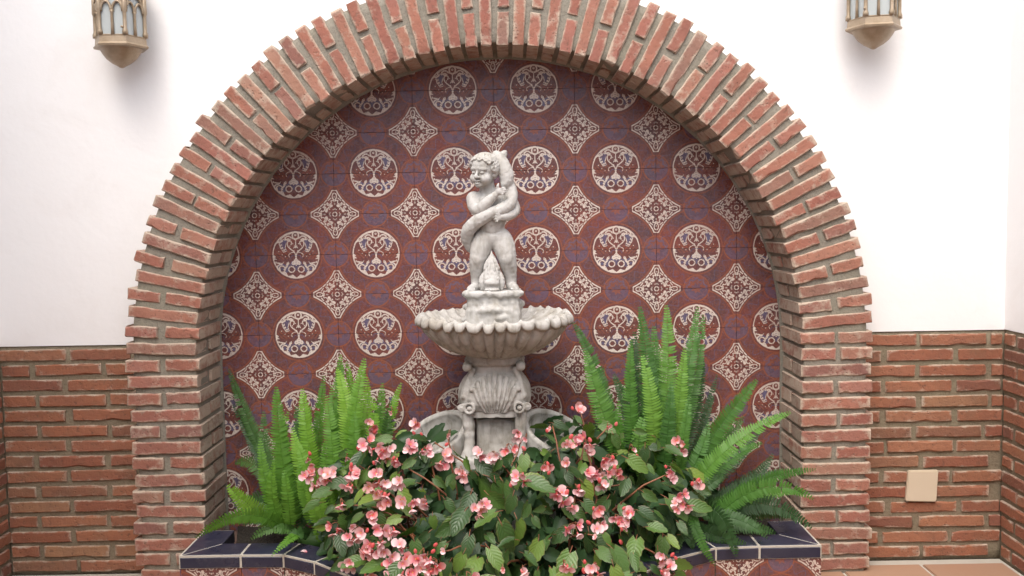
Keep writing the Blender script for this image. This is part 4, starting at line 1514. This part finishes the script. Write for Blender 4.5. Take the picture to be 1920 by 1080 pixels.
# ------------------------------------------------------------------ ferns
def frond(parent, base, mid, tip, W, mat, twist, droop, rnd, dens=1.0):
    """one sword fern frond: rachis with close pairs of leaflets"""
    P = bez(base, Vector(mid) * 2 - (Vector(base) + Vector(tip)) * .5, tip, 40)
    Ls = [0]
    for i in range(1, 40): Ls.append(Ls[-1] + (P[i] - P[i - 1]).length)
    L = Ls[-1]
    W *= 1.22
    n = max(18, int(L / .0098 * dens))
    V, Fc = [], []
    tocam = (Vector((CAM.x, CAM.y, CAM.z + .3)) - P[20]).normalized()

    def sample(s):
        q = s * L
        for i in range(1, 40):
            if Ls[i] >= q:
                u_ = (q - Ls[i - 1]) / max(1e-9, Ls[i] - Ls[i - 1])
                return P[i - 1].lerp(P[i], u_), (P[i] - P[i - 1]).normalized()
        return P[-1], (P[-1] - P[-2]).normalized()
    tv, tf = tube_data([sample(s)[0] for s in np.linspace(0, .985, 12)], [.0022 * (1 - .75 * k / 11) for k in range(12)], 4)
    V += tv; Fc += tf
    ph = rnd.uniform(0, 6)
    for i in range(n):
        s = .06 + .935 * (i + .5) / n
        p, tg = sample(s)
        side = tg.cross(tocam)
        if side.length < 1e-3: side = Vector((1, 0, 0))
        side.normalize()
        side = Matrix.Rotation(twist + .25 * math.sin(ph + s * 3), 3, tg) @ side
        nrm = side.cross(tg)
        prof = min(1.0, (s + .06) / .22) ** .6 * min(1.0, (1.02 - s) / .48) ** .62
        for sg in (-1, 1):
            if rnd.random() < .02: continue
            ln = W * prof * rnd.uniform(.88, 1.08)
            if ln < .002: continue
            wd = min(.0049 / dens, ln * .32) * rnd.uniform(.85, 1.1)
            d = (side * sg * math.cos(.22) + tg * .26 + nrm * rnd.uniform(.05, .30)).normalized()
            wv = tg * 1.0 + nrm * rnd.uniform(-.25, .1)
            wv = (wv - d * wv.dot(d)).normalized()
            dn = -nrm * droop * ln
            b0 = p + d * .001
            b1 = p + d * ln * .35 + dn * .1
            b2 = p + d * ln * .75 + dn * .45
            b3 = p + d * ln + dn * 1.0 + tg * ln * .06
            k = len(V)
            V += [b0 - wv * wd * .75, b0 + wv * wd * .9, b1 - wv * wd * .95, b1 + wv * wd * .95, b2 - wv * wd * .72, b2 + wv * wd * .62, b3]
            if sg > 0: Fc += [(k, k + 1, k + 3, k + 2), (k + 2, k + 3, k + 5, k + 4), (k + 4, k + 5, k + 6)]
            else: Fc += [(k + 1, k, k + 2, k + 3), (k + 3, k + 2, k + 4, k + 5), (k + 5, k + 4, k + 6)]
    o = link("frond", mesh("frond", V, Fc, mat, True))
    return child(o, parent, Matrix())


def fern(root, label, fr, mat, seed):
    g = empty("fern", root)
    tag(g, label, "fern")
    rnd = random.Random(seed)
    for f in fr:
        (bx, by, bd), (mx, my, md), (tx, ty, td), W, m, = f
        mx += rnd.uniform(-11, 11)
        frond(g, at(bx, by, bd), at(mx, my, md), at(tx, ty, td), W, m or mat, rnd.uniform(-.38, .38), rnd.uniform(.05, .25), rnd)
    bm = bmesh.new()
    bmesh.ops.create_icosphere(bm, subdivisions=2, radius=.05)
    for v in bm.verts: v.co = Vector((v.co.x * 1.3, v.co.y, v.co.z * .7)) * (1 + .3 * mnoise.noise(v.co * 60))
    o = link("crown", bm_mesh("crown", bm, M_FERND, True), g)
    return g


# (base px, py, depth), (middle ...), (tip ...), half width, own material
LF = [
    ((556, 992, -.10), (527, 860, -.12), (518, 723, -.08), .036, None),
    ((524, 988, -.12), (504, 905, -.15), (488, 820, -.13), .022, None),
    ((532, 985, -.13), (521, 930, -.16), (515, 860, -.16), .020, None),
    ((545, 990, -.15), (538, 930, -.18), (532, 880, -.17), .022, None),
    ((602, 960, -.06), (588, 845, -.08), (567, 727, -.02), .034, None),
    ((590, 950, -.02), (602, 830, .02), (608, 703, .05), .026, None),
    ((570, 960, -.03), (578, 850, .0), (583, 760, .03), .028, M_FERN),
    ((642, 930, -.02), (641, 800, .02), (639, 663, .06), .030, None),
    ((655, 930, -.06), (650, 800, -.05), (632, 690, .0), .034, None),
    ((668, 925, -.03), (660, 800, .0), (649, 676, .05), .028, None),
    ((655, 930, -.08), (672, 810, -.08), (684, 670, -.02), .032, None),
    ((668, 925, -.02), (683, 810, .02), (688, 705, .06), .026, None),
    ((690, 905, .02), (707, 810, .07), (717, 716, .10), .024, None),
    ((715, 905, .04), (738, 800, .09), (753, 716, .13), .025, None),
    ((612, 985, -.14), (580, 900, -.16), (553, 822, -.14), .026, None),
    ((608, 1022, -.20), (584, 970, -.22), (574, 905, -.22), .022, None),
    ((618, 1022, -.19), (604, 965, -.22), (598, 880, -.20), .024, None),
    ((640, 1018, -.18), (622, 955, -.20), (606, 900, -.19), .022, None),
    ((634, 985, -.14), (630, 950, -.17), (627, 900, -.16), .022, None),
    ((538, 992, -.10), (480, 955, -.14), (427, 908, -.16), .036, None),
    ((545, 1000, -.10), (470, 966, -.24), (366, 1010, -.27), .026, None),
    ((568, 995, -.14), (545, 1012, -.24), (508, 1044, -.30), .016, None),
    ((606, 1012, -.20), (632, 1012, -.28), (656, 1042, -.33), .022, None),
    ((625, 990, -.15), (650, 975, -.18), (700, 962, -.20), .018, None),
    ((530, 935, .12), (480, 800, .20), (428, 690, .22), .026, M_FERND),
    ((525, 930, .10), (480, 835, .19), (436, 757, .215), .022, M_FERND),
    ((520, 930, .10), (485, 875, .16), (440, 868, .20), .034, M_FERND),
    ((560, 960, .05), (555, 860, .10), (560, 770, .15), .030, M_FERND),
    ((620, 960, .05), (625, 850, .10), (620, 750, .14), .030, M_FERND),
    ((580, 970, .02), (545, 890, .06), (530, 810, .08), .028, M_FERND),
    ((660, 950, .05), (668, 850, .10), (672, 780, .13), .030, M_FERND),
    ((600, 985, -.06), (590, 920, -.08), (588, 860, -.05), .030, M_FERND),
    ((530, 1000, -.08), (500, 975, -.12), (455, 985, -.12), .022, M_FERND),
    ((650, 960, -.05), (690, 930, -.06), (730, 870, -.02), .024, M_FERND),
    ((625, 975, -.07), (618, 900, -.09), (612, 820, -.06), .030, None),
    ((548, 990, -.06), (540, 870, -.06), (541, 770, -.01), .030, None),
    ((585, 965, -.09), (566, 880, -.11), (548, 800, -.08), .026, None),
    ((628, 960, -.08), (618, 850, -.08), (612, 740, -.03), .030, None),
    ((648, 950, -.04), (628, 810, -.01), (622, 720, .03), .028, None),
    ((672, 940, -.07), (690, 830, -.06), (700, 745, -.01), .030, None),
    ((660, 945, -.10), (662, 850, -.12), (664, 770, -.09), .028, None),
    ((705, 920, .0), (722, 830, .03), (732, 750, .07), .026, M_FERND),
    ((590, 990, -.16), (566, 930, -.18), (560, 868, -.17), .022, None),
    ((645, 990, -.15), (648, 930, -.17), (652, 880, -.15), .024, None),
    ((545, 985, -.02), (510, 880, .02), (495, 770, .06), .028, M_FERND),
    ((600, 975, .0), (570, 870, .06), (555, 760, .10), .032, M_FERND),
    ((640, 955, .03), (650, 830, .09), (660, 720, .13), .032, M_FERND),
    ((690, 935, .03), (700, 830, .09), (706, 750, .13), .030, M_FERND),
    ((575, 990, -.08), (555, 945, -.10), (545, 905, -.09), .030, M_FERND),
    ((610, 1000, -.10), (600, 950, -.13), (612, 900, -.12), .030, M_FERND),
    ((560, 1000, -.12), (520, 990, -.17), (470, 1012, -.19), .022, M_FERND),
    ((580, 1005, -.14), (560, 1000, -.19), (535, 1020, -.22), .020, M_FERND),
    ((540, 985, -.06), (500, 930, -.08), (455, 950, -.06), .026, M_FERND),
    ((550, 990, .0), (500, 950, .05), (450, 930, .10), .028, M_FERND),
    ((640, 1000, -.16), (655, 985, -.22), (668, 1000, -.25), .020, None),
]
r0 = at(590, 985, -.05)
fern((r0.x, -.04, .17), "bright green sword fern with upright fronds at the left end of the planter", LF, M_FERN, 5)
RF = [
    ((1150, 850, -.02), (1120, 720, -.02), (1074, 603, .02), .028, None),
    ((1180, 890, -.06), (1128, 775, -.09), (1098, 656, -.05), .038, None),
    ((1225, 900, -.04), (1216, 740, -.04), (1199, 573, .0), .036, None),
    ((1195, 900, -.06), (1188, 770, -.08), (1183, 636, -.04), .030, None),
    ((1222, 900, -.07), (1214, 780, -.10), (1204, 665, -.06), .034, None),
    ((1226, 900, -.02), (1243, 740, .0), (1249, 570, .05), .036, None),
    ((1246, 900, .0), (1285, 735, .02), (1309, 573, .08), .030, None),
    ((1250, 900, .02), (1298, 745, .06), (1320, 588, .12), .030, None),
    ((1258, 890, .04), (1302, 780, .10), (1318, 670, .15), .030, M_FERND),
    ((1240, 905, -.08), (1246, 800, -.11), (1259, 714, -.09), .026, None),
    ((1272, 905, -.10), (1282, 820, -.12), (1294, 736, -.10), .020, None),
    ((1165, 880, -.09), (1160, 810, -.12), (1160, 750, -.10), .022, None),
    ((1280, 905, -.03), (1345, 815, -.05), (1420, 711, .02), .034, None),
    ((1288, 930, -.08), (1370, 838, -.14), (1484, 772, -.10), .032, None),
    ((1325, 972, -.10), (1405, 908, -.16), (1532, 880, -.16), .022, None),
    ((1335, 975, -.12), (1430, 915, -.20), (1527, 937, -.24), .028, None),
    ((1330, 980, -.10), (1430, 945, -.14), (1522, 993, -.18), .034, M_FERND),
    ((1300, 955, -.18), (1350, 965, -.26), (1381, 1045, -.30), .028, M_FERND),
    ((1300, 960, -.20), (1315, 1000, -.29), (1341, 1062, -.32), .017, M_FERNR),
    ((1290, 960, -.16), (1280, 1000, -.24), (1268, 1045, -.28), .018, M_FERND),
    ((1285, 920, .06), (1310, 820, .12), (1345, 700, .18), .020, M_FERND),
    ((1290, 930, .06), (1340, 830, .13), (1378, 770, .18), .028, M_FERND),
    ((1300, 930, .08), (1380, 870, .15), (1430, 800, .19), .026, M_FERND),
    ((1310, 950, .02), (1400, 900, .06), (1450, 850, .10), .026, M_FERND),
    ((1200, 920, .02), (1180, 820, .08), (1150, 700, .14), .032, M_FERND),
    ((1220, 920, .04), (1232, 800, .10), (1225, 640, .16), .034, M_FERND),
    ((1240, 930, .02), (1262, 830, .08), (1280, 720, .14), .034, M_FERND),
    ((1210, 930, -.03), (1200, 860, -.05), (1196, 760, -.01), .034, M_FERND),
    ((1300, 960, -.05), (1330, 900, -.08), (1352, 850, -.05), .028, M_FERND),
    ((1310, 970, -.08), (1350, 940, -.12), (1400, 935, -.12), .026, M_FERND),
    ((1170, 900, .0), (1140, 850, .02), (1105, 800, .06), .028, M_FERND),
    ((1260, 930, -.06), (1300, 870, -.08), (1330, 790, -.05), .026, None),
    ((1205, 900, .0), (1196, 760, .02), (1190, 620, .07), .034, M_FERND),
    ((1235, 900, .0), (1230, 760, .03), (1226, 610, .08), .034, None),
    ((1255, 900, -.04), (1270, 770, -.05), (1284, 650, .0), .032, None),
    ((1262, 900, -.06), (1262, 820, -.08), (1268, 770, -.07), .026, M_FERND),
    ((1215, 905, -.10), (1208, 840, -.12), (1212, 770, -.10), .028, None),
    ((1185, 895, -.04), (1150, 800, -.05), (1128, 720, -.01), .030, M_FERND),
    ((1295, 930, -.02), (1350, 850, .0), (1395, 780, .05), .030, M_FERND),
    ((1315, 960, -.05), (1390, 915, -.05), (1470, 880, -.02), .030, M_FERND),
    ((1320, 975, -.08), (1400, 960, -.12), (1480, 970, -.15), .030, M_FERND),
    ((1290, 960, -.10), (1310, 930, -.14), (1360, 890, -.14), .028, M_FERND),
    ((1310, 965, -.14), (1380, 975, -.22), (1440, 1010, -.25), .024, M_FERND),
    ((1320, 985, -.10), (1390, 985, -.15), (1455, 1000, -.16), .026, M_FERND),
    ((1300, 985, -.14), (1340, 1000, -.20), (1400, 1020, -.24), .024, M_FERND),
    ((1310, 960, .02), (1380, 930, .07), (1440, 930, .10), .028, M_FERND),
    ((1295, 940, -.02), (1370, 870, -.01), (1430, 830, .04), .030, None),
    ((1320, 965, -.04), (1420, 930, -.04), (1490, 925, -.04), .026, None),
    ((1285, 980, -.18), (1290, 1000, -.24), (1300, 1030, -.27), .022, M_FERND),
]
r0 = at(1260, 960, -.03)
fern((r0.x, -.02, .17), "spreading sword fern with long arching fronds at the right end of the planter", RF, M_FERNR, 6)

# ------------------------------------------------------------------ begonia
beg = empty("begonia_bush", (-.02, -.33, .16))
tag(beg, "flowering begonia bush with pink blossoms spilling over the middle of the planter", "begonia")
rb = random.Random(41)


def leaf_mesh(seed, mat):
    r = random.Random(seed)
    n = 9
    fold, curl, asym = r.uniform(.10, .38), r.uniform(.10, .42), r.uniform(.08, .28)
    wid = r.uniform(.27, .36)
    V, Fc, UV = [], [], []
    for i in range(n):
        v = i / (n - 1)
        w0 = wid * (math.sin(PI * min(1, v ** .62)) ** .75) if 0 < v < 1 else 0
        if i == 0: w0 = wid * .42
        if i == n - 1: w0 = .004
        cz = -curl * v * v * .55
        cxm = asym * .18 * math.sin(PI * v)
        for u_ in (-1, -.55, 0, .55, 1):
            wsd = w0 * (1 + asym * (1 if u_ < 0 else -1) * .8)
            ser = (1 + .07 * (1 if i % 2 else -1) * (abs(u_) > .9)) * (1 + r.uniform(-.03, .03))
            x = cxm + u_ * wsd * ser
            back = -.16 * abs(u_) * (1 - v) ** 3                 # heart shaped base
            y = v + back + (.035 * (1 if i % 2 else 0)) * (abs(u_) > .9)
            z = cz + abs(u_) * w0 * fold * 1.3 + .018 * math.sin(v * 21 + abs(u_) * 2.5) * abs(u_) + r.uniform(-.006, .006)
            V.append((x, y, z)); UV.append((u_, v))
    for i in range(n - 1):
        for k in range(4): Fc.append((i * 5 + k, i * 5 + k + 1, (i + 1) * 5 + k + 1, (i + 1) * 5 + k))
    # leaf stalk
    tv, tf = tube_data([(0, .02, -.006), (0, -.14, -.05), (0, -.34, -.16)], [.016, .017, .018], 4)
    b = len(V)
    V += tv; UV += [(0, .0)] * len(tv)
    Fc2 = [tuple(b + i for i in f) for f in tf]
    me = mesh("leaf", V, Fc + Fc2, mat, True)
    me.materials.append(M_STEM)
    for i in range(len(Fc), len(Fc) + len(Fc2)): me.polygons[i].material_index = 1
    uvl = me.uv_layers.new(name="UVMap")
    for l in me.loops: uvl.data[l.index].uv = UV[l.vertex_index]
    return me


LEAVES = [leaf_mesh(s, M_LEAF) for s in range(60, 69)]
SIL = [(585, 900), (640, 860), (690, 818), (745, 805), (795, 815), (840, 838), (885, 862), (955, 858), (1005, 830), (1030, 776), (1085, 772), (1150, 805), (1200, 800), (1255, 835), (1300, 880), (1312, 930), (1290, 985), (1262, 1030), (1275, 1090), (1270, 1150), (640, 1150), (650, 1080), (615, 1030), (600, 960)]


def inside(px, py, P=SIL):
    c, j = False, len(P) - 1
    for i in range(len(P)):
        if (P[i][1] > py) != (P[j][1] > py) and px < (P[j][0] - P[i][0]) * (py - P[i][1]) / (P[j][1] - P[i][1]) + P[i][0]: c = not c
        j = i
    return c


def depth(px, py):
    """front surface of the bush"""
    k = min(1, max(0, (py - 780) / 300))
    e_ = ((px - 945) / 370) ** 2
    return -.16 - .50 * k ** .8 + .20 * e_ + .06 * math.sin(px * .021) * math.cos(py * .017)


def leaf_matrix(p, px, py, r, size):
    # tip hangs outwards and down, face to the light and the viewer
    ax = Vector((r.gauss((px - 945) / 520, .75), -.35 + r.gauss(0, .30), -.62 + r.gauss(0, .35) + (.5 if py < 840 else 0))).normalized()
    nn = Vector((r.gauss(0, .60), -.72 + r.gauss(0, .38), .60 + r.gauss(0, .45)))
    nn = (nn - ax * nn.dot(ax)).normalized()
    x = ax.cross(nn)
    return Matrix(((x.x, ax.x, nn.x, p.x), (x.y, ax.y, nn.y, p.y), (x.z, ax.z, nn.z, p.z), (0, 0, 0, 1))) @ Matrix.Scale(size, 4)


LP = []
for lay_, (num, gap, off) in enumerate(((165, 27, 0.0), (135, 29, .08))):
    tries = 0
    mine = []
    while len(mine) < num and tries < 30000:
        tries += 1
        px, py = rb.uniform(570, 1330), rb.uniform(762, 1130)
        if not inside(px, py): continue
        if any((px - a) ** 2 + (py - b) ** 2 < gap * gap for a, b in mine): continue
        mine.append((px, py))
    LP += [(a, b, off) for a, b in mine]
for px, py, off in LP:
    p = at(px, py, depth(px, py) + off + rb.uniform(-.03, .03))
    o = link("leaf", rb.choice(LEAVES))
    child(o, beg, leaf_matrix(p, px, py, rb, rb.choice((.040, .050, .058, .066, .080)) * rb.uniform(.9, 1.1)))
# the leaves deep inside, which cannot be told apart
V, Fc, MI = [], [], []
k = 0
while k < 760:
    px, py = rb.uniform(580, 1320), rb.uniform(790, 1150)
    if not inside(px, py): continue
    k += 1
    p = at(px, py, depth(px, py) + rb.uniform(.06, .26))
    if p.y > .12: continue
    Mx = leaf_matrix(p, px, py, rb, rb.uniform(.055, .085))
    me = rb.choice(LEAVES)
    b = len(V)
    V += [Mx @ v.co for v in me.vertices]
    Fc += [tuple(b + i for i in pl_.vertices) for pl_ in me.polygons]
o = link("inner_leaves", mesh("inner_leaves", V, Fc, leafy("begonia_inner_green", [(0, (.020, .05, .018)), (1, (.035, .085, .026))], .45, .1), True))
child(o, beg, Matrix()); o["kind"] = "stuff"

# blossoms
def blossom_mesh(seed, coral):
    r = random.Random(seed)
    V, Fc, UV, MI = [], [], [], []

    def petal(dirv, nrm, L, Wd, cup, mi):
        dirv = dirv.normalized()
        nrm = (nrm - dirv * nrm.dot(dirv)).normalized()
        sx_ = dirv.cross(nrm)
        b = len(V)
        prof = [(0, .10), (.25, .62), (.55, 1.0), (.82, .82), (1.0, .30)]
        for v, w_ in prof:
            for u_ in (-1, 0, 1):
                c = dirv * L * (v + (.05 if u_ == 0 else 0)) + sx_ * (u_ * Wd * w_) + nrm * (cup * L * (v * v * .55 + .28 * abs(u_) * w_) + r.uniform(-.03, .03) * L)
                V.append(c); UV.append((u_, v))
        for i in range(4):
            for q in range(2):
                Fc.append((b + i * 3 + q, b + i * 3 + q + 1, b + (i + 1) * 3 + q + 1, b + (i + 1) * 3 + q)); MI.append(mi)
    n = Vector((0, 0, 1))
    op = r.uniform(.3, 1.0)
    for a, big in ((90, 1), (270, 1), (0, 0), (180, 0)):
        a = math.radians(a + r.uniform(-14, 14))
        d = Vector((math.cos(a), math.sin(a), .15 + r.uniform(0, .2)))
        L = (1.0 if big else .78) * r.uniform(.88, 1.08)
        petal(d, n + Vector((r.uniform(-.2, .2), r.uniform(-.2, .2), 0)), L, (.58 if big else .30) * r.uniform(.9, 1.1), op, 1 if (coral and big) else 0)
    b = len(V)
    tv, tf = tube_data([(0, 0, .0), (0, 0, .10), (0, 0, .20)], [.06, .085, .03], 6)
    V += tv; UV += [(0, 1)] * len(tv)
    for f in tf: Fc.append(tuple(b + i for i in f)); MI.append(2)
    b = len(V)
    tv, tf = tube_data([(0, 0, -.02), (.02, .05, -.22), (0, .12, -.5)], [.12, .16, .05], 5)
    V += tv; UV += [(0, .1)] * len(tv)
    for f in tf: Fc.append(tuple(b + i for i in f)); MI.append(1)
    me = mesh("blossom", V, Fc, None, True)
    for m_ in (M_PETAL, M_PETALC, M_STAMEN): me.materials.append(m_)
    me.polygons.foreach_set("material_index", MI)
    uvl = me.uv_layers.new(name="UVMap")
    for l in me.loops: uvl.data[l.index].uv = UV[l.vertex_index]
    return me


BL = [blossom_mesh(s, False) for s in range(80, 88)]
BLC = [blossom_mesh(s, True) for s in range(90, 94)]
# flower heads: photo x, y, radius in photo pixels, share of coral
FL = [(692, 800, 17, .7), (688, 832, 14, .1), (714, 850, 28, .2), (742, 865, 12, .3), (577, 858, 9, .2), (592, 888, 30, .1), (620, 893, 20, .5), (658, 887, 18, .6), (655, 915, 13, .7), (648, 860, 8, .8),
      (712, 908, 28, .2), (716, 936, 22, .4), (752, 940, 13, .8), (776, 950, 16, .2), (797, 940, 12, .3), (628, 992, 17, .2), (667, 1000, 24, .1), (692, 1028, 20, .5), (716, 995, 16, .3), (717, 1028, 18, .1),
      (736, 1048, 14, .3), (655, 1062, 17, .1), (690, 1078, 12, .2), (735, 1065, 16, .4), (770, 1064, 28, .3), (812, 1062, 22, .2), (838, 866, 22, .1), (802, 846, 17, .1), (770, 842, 15, .0), (782, 795, 11, .7),
      (840, 815, 7, .8), (868, 884, 15, .9), (899, 852, 14, .4), (925, 856, 15, .3), (955, 842, 15, .3), (970, 815, 13, .4), (984, 822, 8, .2), (901, 953, 21, .2), (972, 898, 20, .0), (1023, 876, 14, .8),
      (1062, 872, 14, .5), (1065, 835, 12, 1.0), (1098, 833, 24, .2), (1138, 862, 16, .7), (1050, 930, 18, .2), (1080, 918, 14, .2), (1072, 948, 16, .2), (1108, 893, 16, .1), (1130, 886, 20, .3), (1155, 886, 13, .8),
      (1132, 908, 14, .2), (1120, 962, 17, .2), (1126, 990, 14, .2), (1075, 993, 19, .1), (1160, 976, 14, .1), (1182, 968, 16, .2), (1172, 990, 10, .2), (1085, 765, 11, .9), (1187, 842, 9, .1), (1276, 835, 22, .4),
      (1255, 888, 15, .1), (1309, 906, 11, .5), (1278, 943, 24, .2), (1116, 1004, 8, .9), (1062, 1062, 13, .4), (1113, 1068, 19, .1), (1248, 1052, 18, .3), (1240, 1075, 12, .2), (985, 1072, 12, .6), (944, 1070, 8, .9),
      (735, 770, 8, .9), (1030, 805, 7, .8), (1140, 803, 9, .7), (880, 1085, 14, .2), (850, 1100, 20, .2),
      (640, 945, 14, .3), (735, 1000, 13, .2), (757, 1022, 14, .3), (700, 970, 12, .2), (790, 1040, 14, .2), (750, 905, 12, .4), (830, 1035, 10, .3)]
root = Vector((-.02, -.30, .16))
for (px, py, rad, cor) in FL:
    d0 = depth(px, py) - .035
    c = at(px, py, d0)
    mpp = (d0 - CAM.y) / F
    nb_ = max(1, min(11, round((rad / 8.6) ** 1.75)))
    bl_pos = []
    for i in range(nb_):
        for _ in range(40):
            ox, oy = rb.uniform(-1, 1), rb.uniform(-1, 1)
            if ox * ox + oy * oy > 1: continue
            q = Vector((ox * max(0, rad - 6) * mpp, rb.uniform(-.012, .012), oy * max(0, rad - 6) * mpp))
            if all((q - z_).length > .016 for z_ in bl_pos): break
        bl_pos.append(q)
    cl = None
    hub = Vector((rb.uniform(-.01, .01), .022, .012))
    V, Fc = [], []
    for q in bl_pos + [Vector((rb.uniform(-.02, .02), .05, -.045))]:
        tv, tf = tube_data([hub, hub.lerp(q, .5) + Vector((0, 0, .006)), q + Vector((0, .004, 0))], [.0014, .0012, .0010], 4)
        b = len(V); V += tv; Fc += [tuple(b + i for i in f) for f in tf]
    cl = link("flower_cluster", mesh("flower_cluster", V, Fc, M_STEM, True))
    child(cl, beg, Matrix.Translation(c))
    for q in bl_pos:
        me = rb.choice(BLC if rb.random() < cor else BL)
        nn = Vector((q.x * 14 + rb.gauss(0, .6), -1, -.15 + q.z * 12 + rb.gauss(0, .55))).normalized()
        rot = nn.to_track_quat('Z', 'Y').to_matrix().to_4x4() @ Matrix.Rotation(rb.uniform(0, 2 * PI), 4, 'Z')
        o = link("blossom", me)
        o.parent = cl
        o.matrix_local = Matrix.Translation(q) @ rot @ Matrix.Scale(rb.uniform(.0170, .0250) if nb_ > 1 else max(.011, rad * mpp * .85), 4)
# buds on a third of the heads, and one petal dropped on the rim
bm = bmesh.new()
bmesh.ops.create_uvsphere(bm, u_segments=8, v_segments=6, radius=1)
for v_ in bm.verts: v_.co = Vector((v_.co.x * .8, v_.co.y * .45, v_.co.z * 1.15 - .15 * v_.co.x ** 2))
BUD = bm_mesh("bud", bm, M_PETALC, True)
for cl in [o_ for o_ in beg.children if o_.name.startswith("flower_cluster")]:
    for _ in range(rb.choice((0, 0, 1, 2))):
        o = link("bud", BUD)
        o.parent = cl
        o.matrix_local = Matrix.Translation((rb.uniform(-.03, .03), rb.uniform(-.02, .01), rb.uniform(-.04, .03))) @ Matrix.Rotation(rb.uniform(-.8, .8), 4, 'Y') @ Matrix.Scale(rb.uniform(.0055, .0085), 4)
V, Fc, UV = [], [], []
for i_, (vv, w_) in enumerate(((0, .15), (.3, .65), (.65, 1.0), (1.0, .45))):
    for u_ in (-1, 0, 1):
        V.append((u_ * w_ * .011, vv * .024 - .012, .001 + .003 * abs(u_) * w_ + .002 * vv)); UV.append((u_, vv))
for i_ in range(3):
    for q in range(2): Fc.append((i_ * 3 + q, i_ * 3 + q + 1, i_ * 3 + q + 4, i_ * 3 + q + 3))
me = mesh("fallen_petal", V, Fc, M_PETAL, True)
uvl = me.uv_layers.new(name="UVMap")
for l in me.loops: uvl.data[l.index].uv = UV[l.vertex_index]
o = link("fallen_petal", me)
o.location = (-.655, -.235, CZ1)
o.rotation_euler = (0, 0, 1.1)
tag(o, "pink petal fallen on the blue planter rim beside the bright fern", "petal")
# red stems from the soil out to some of the flower heads
for (px, py, rad, cor) in FL[::3] + [(815, 830, 0, 0), (1035, 800, 0, 0), (760, 950, 0, 0), (1180, 905, 0, 0), (960, 935, 0, 0), (720, 960, 0, 0)]:
    c = at(px, py, depth(px, py) + .02)
    b0 = root + Vector((rb.uniform(-.25, .25) + (c.x - root.x) * .4, rb.uniform(-.10, .12), 0))
    md = b0.lerp(c, .55) + Vector((0, -.02, .09))
    P = bez(b0, md, c, 12)
    P = [p + mnoise.noise_vector(p * 20) * .008 for p in P]
    V, Fc = tube_data(P, [.0050 - .0026 * k / 11 for k in range(12)], 5)
    o = link("stem", mesh("stem", V, Fc, M_STEM, True)); child(o, beg, Matrix())
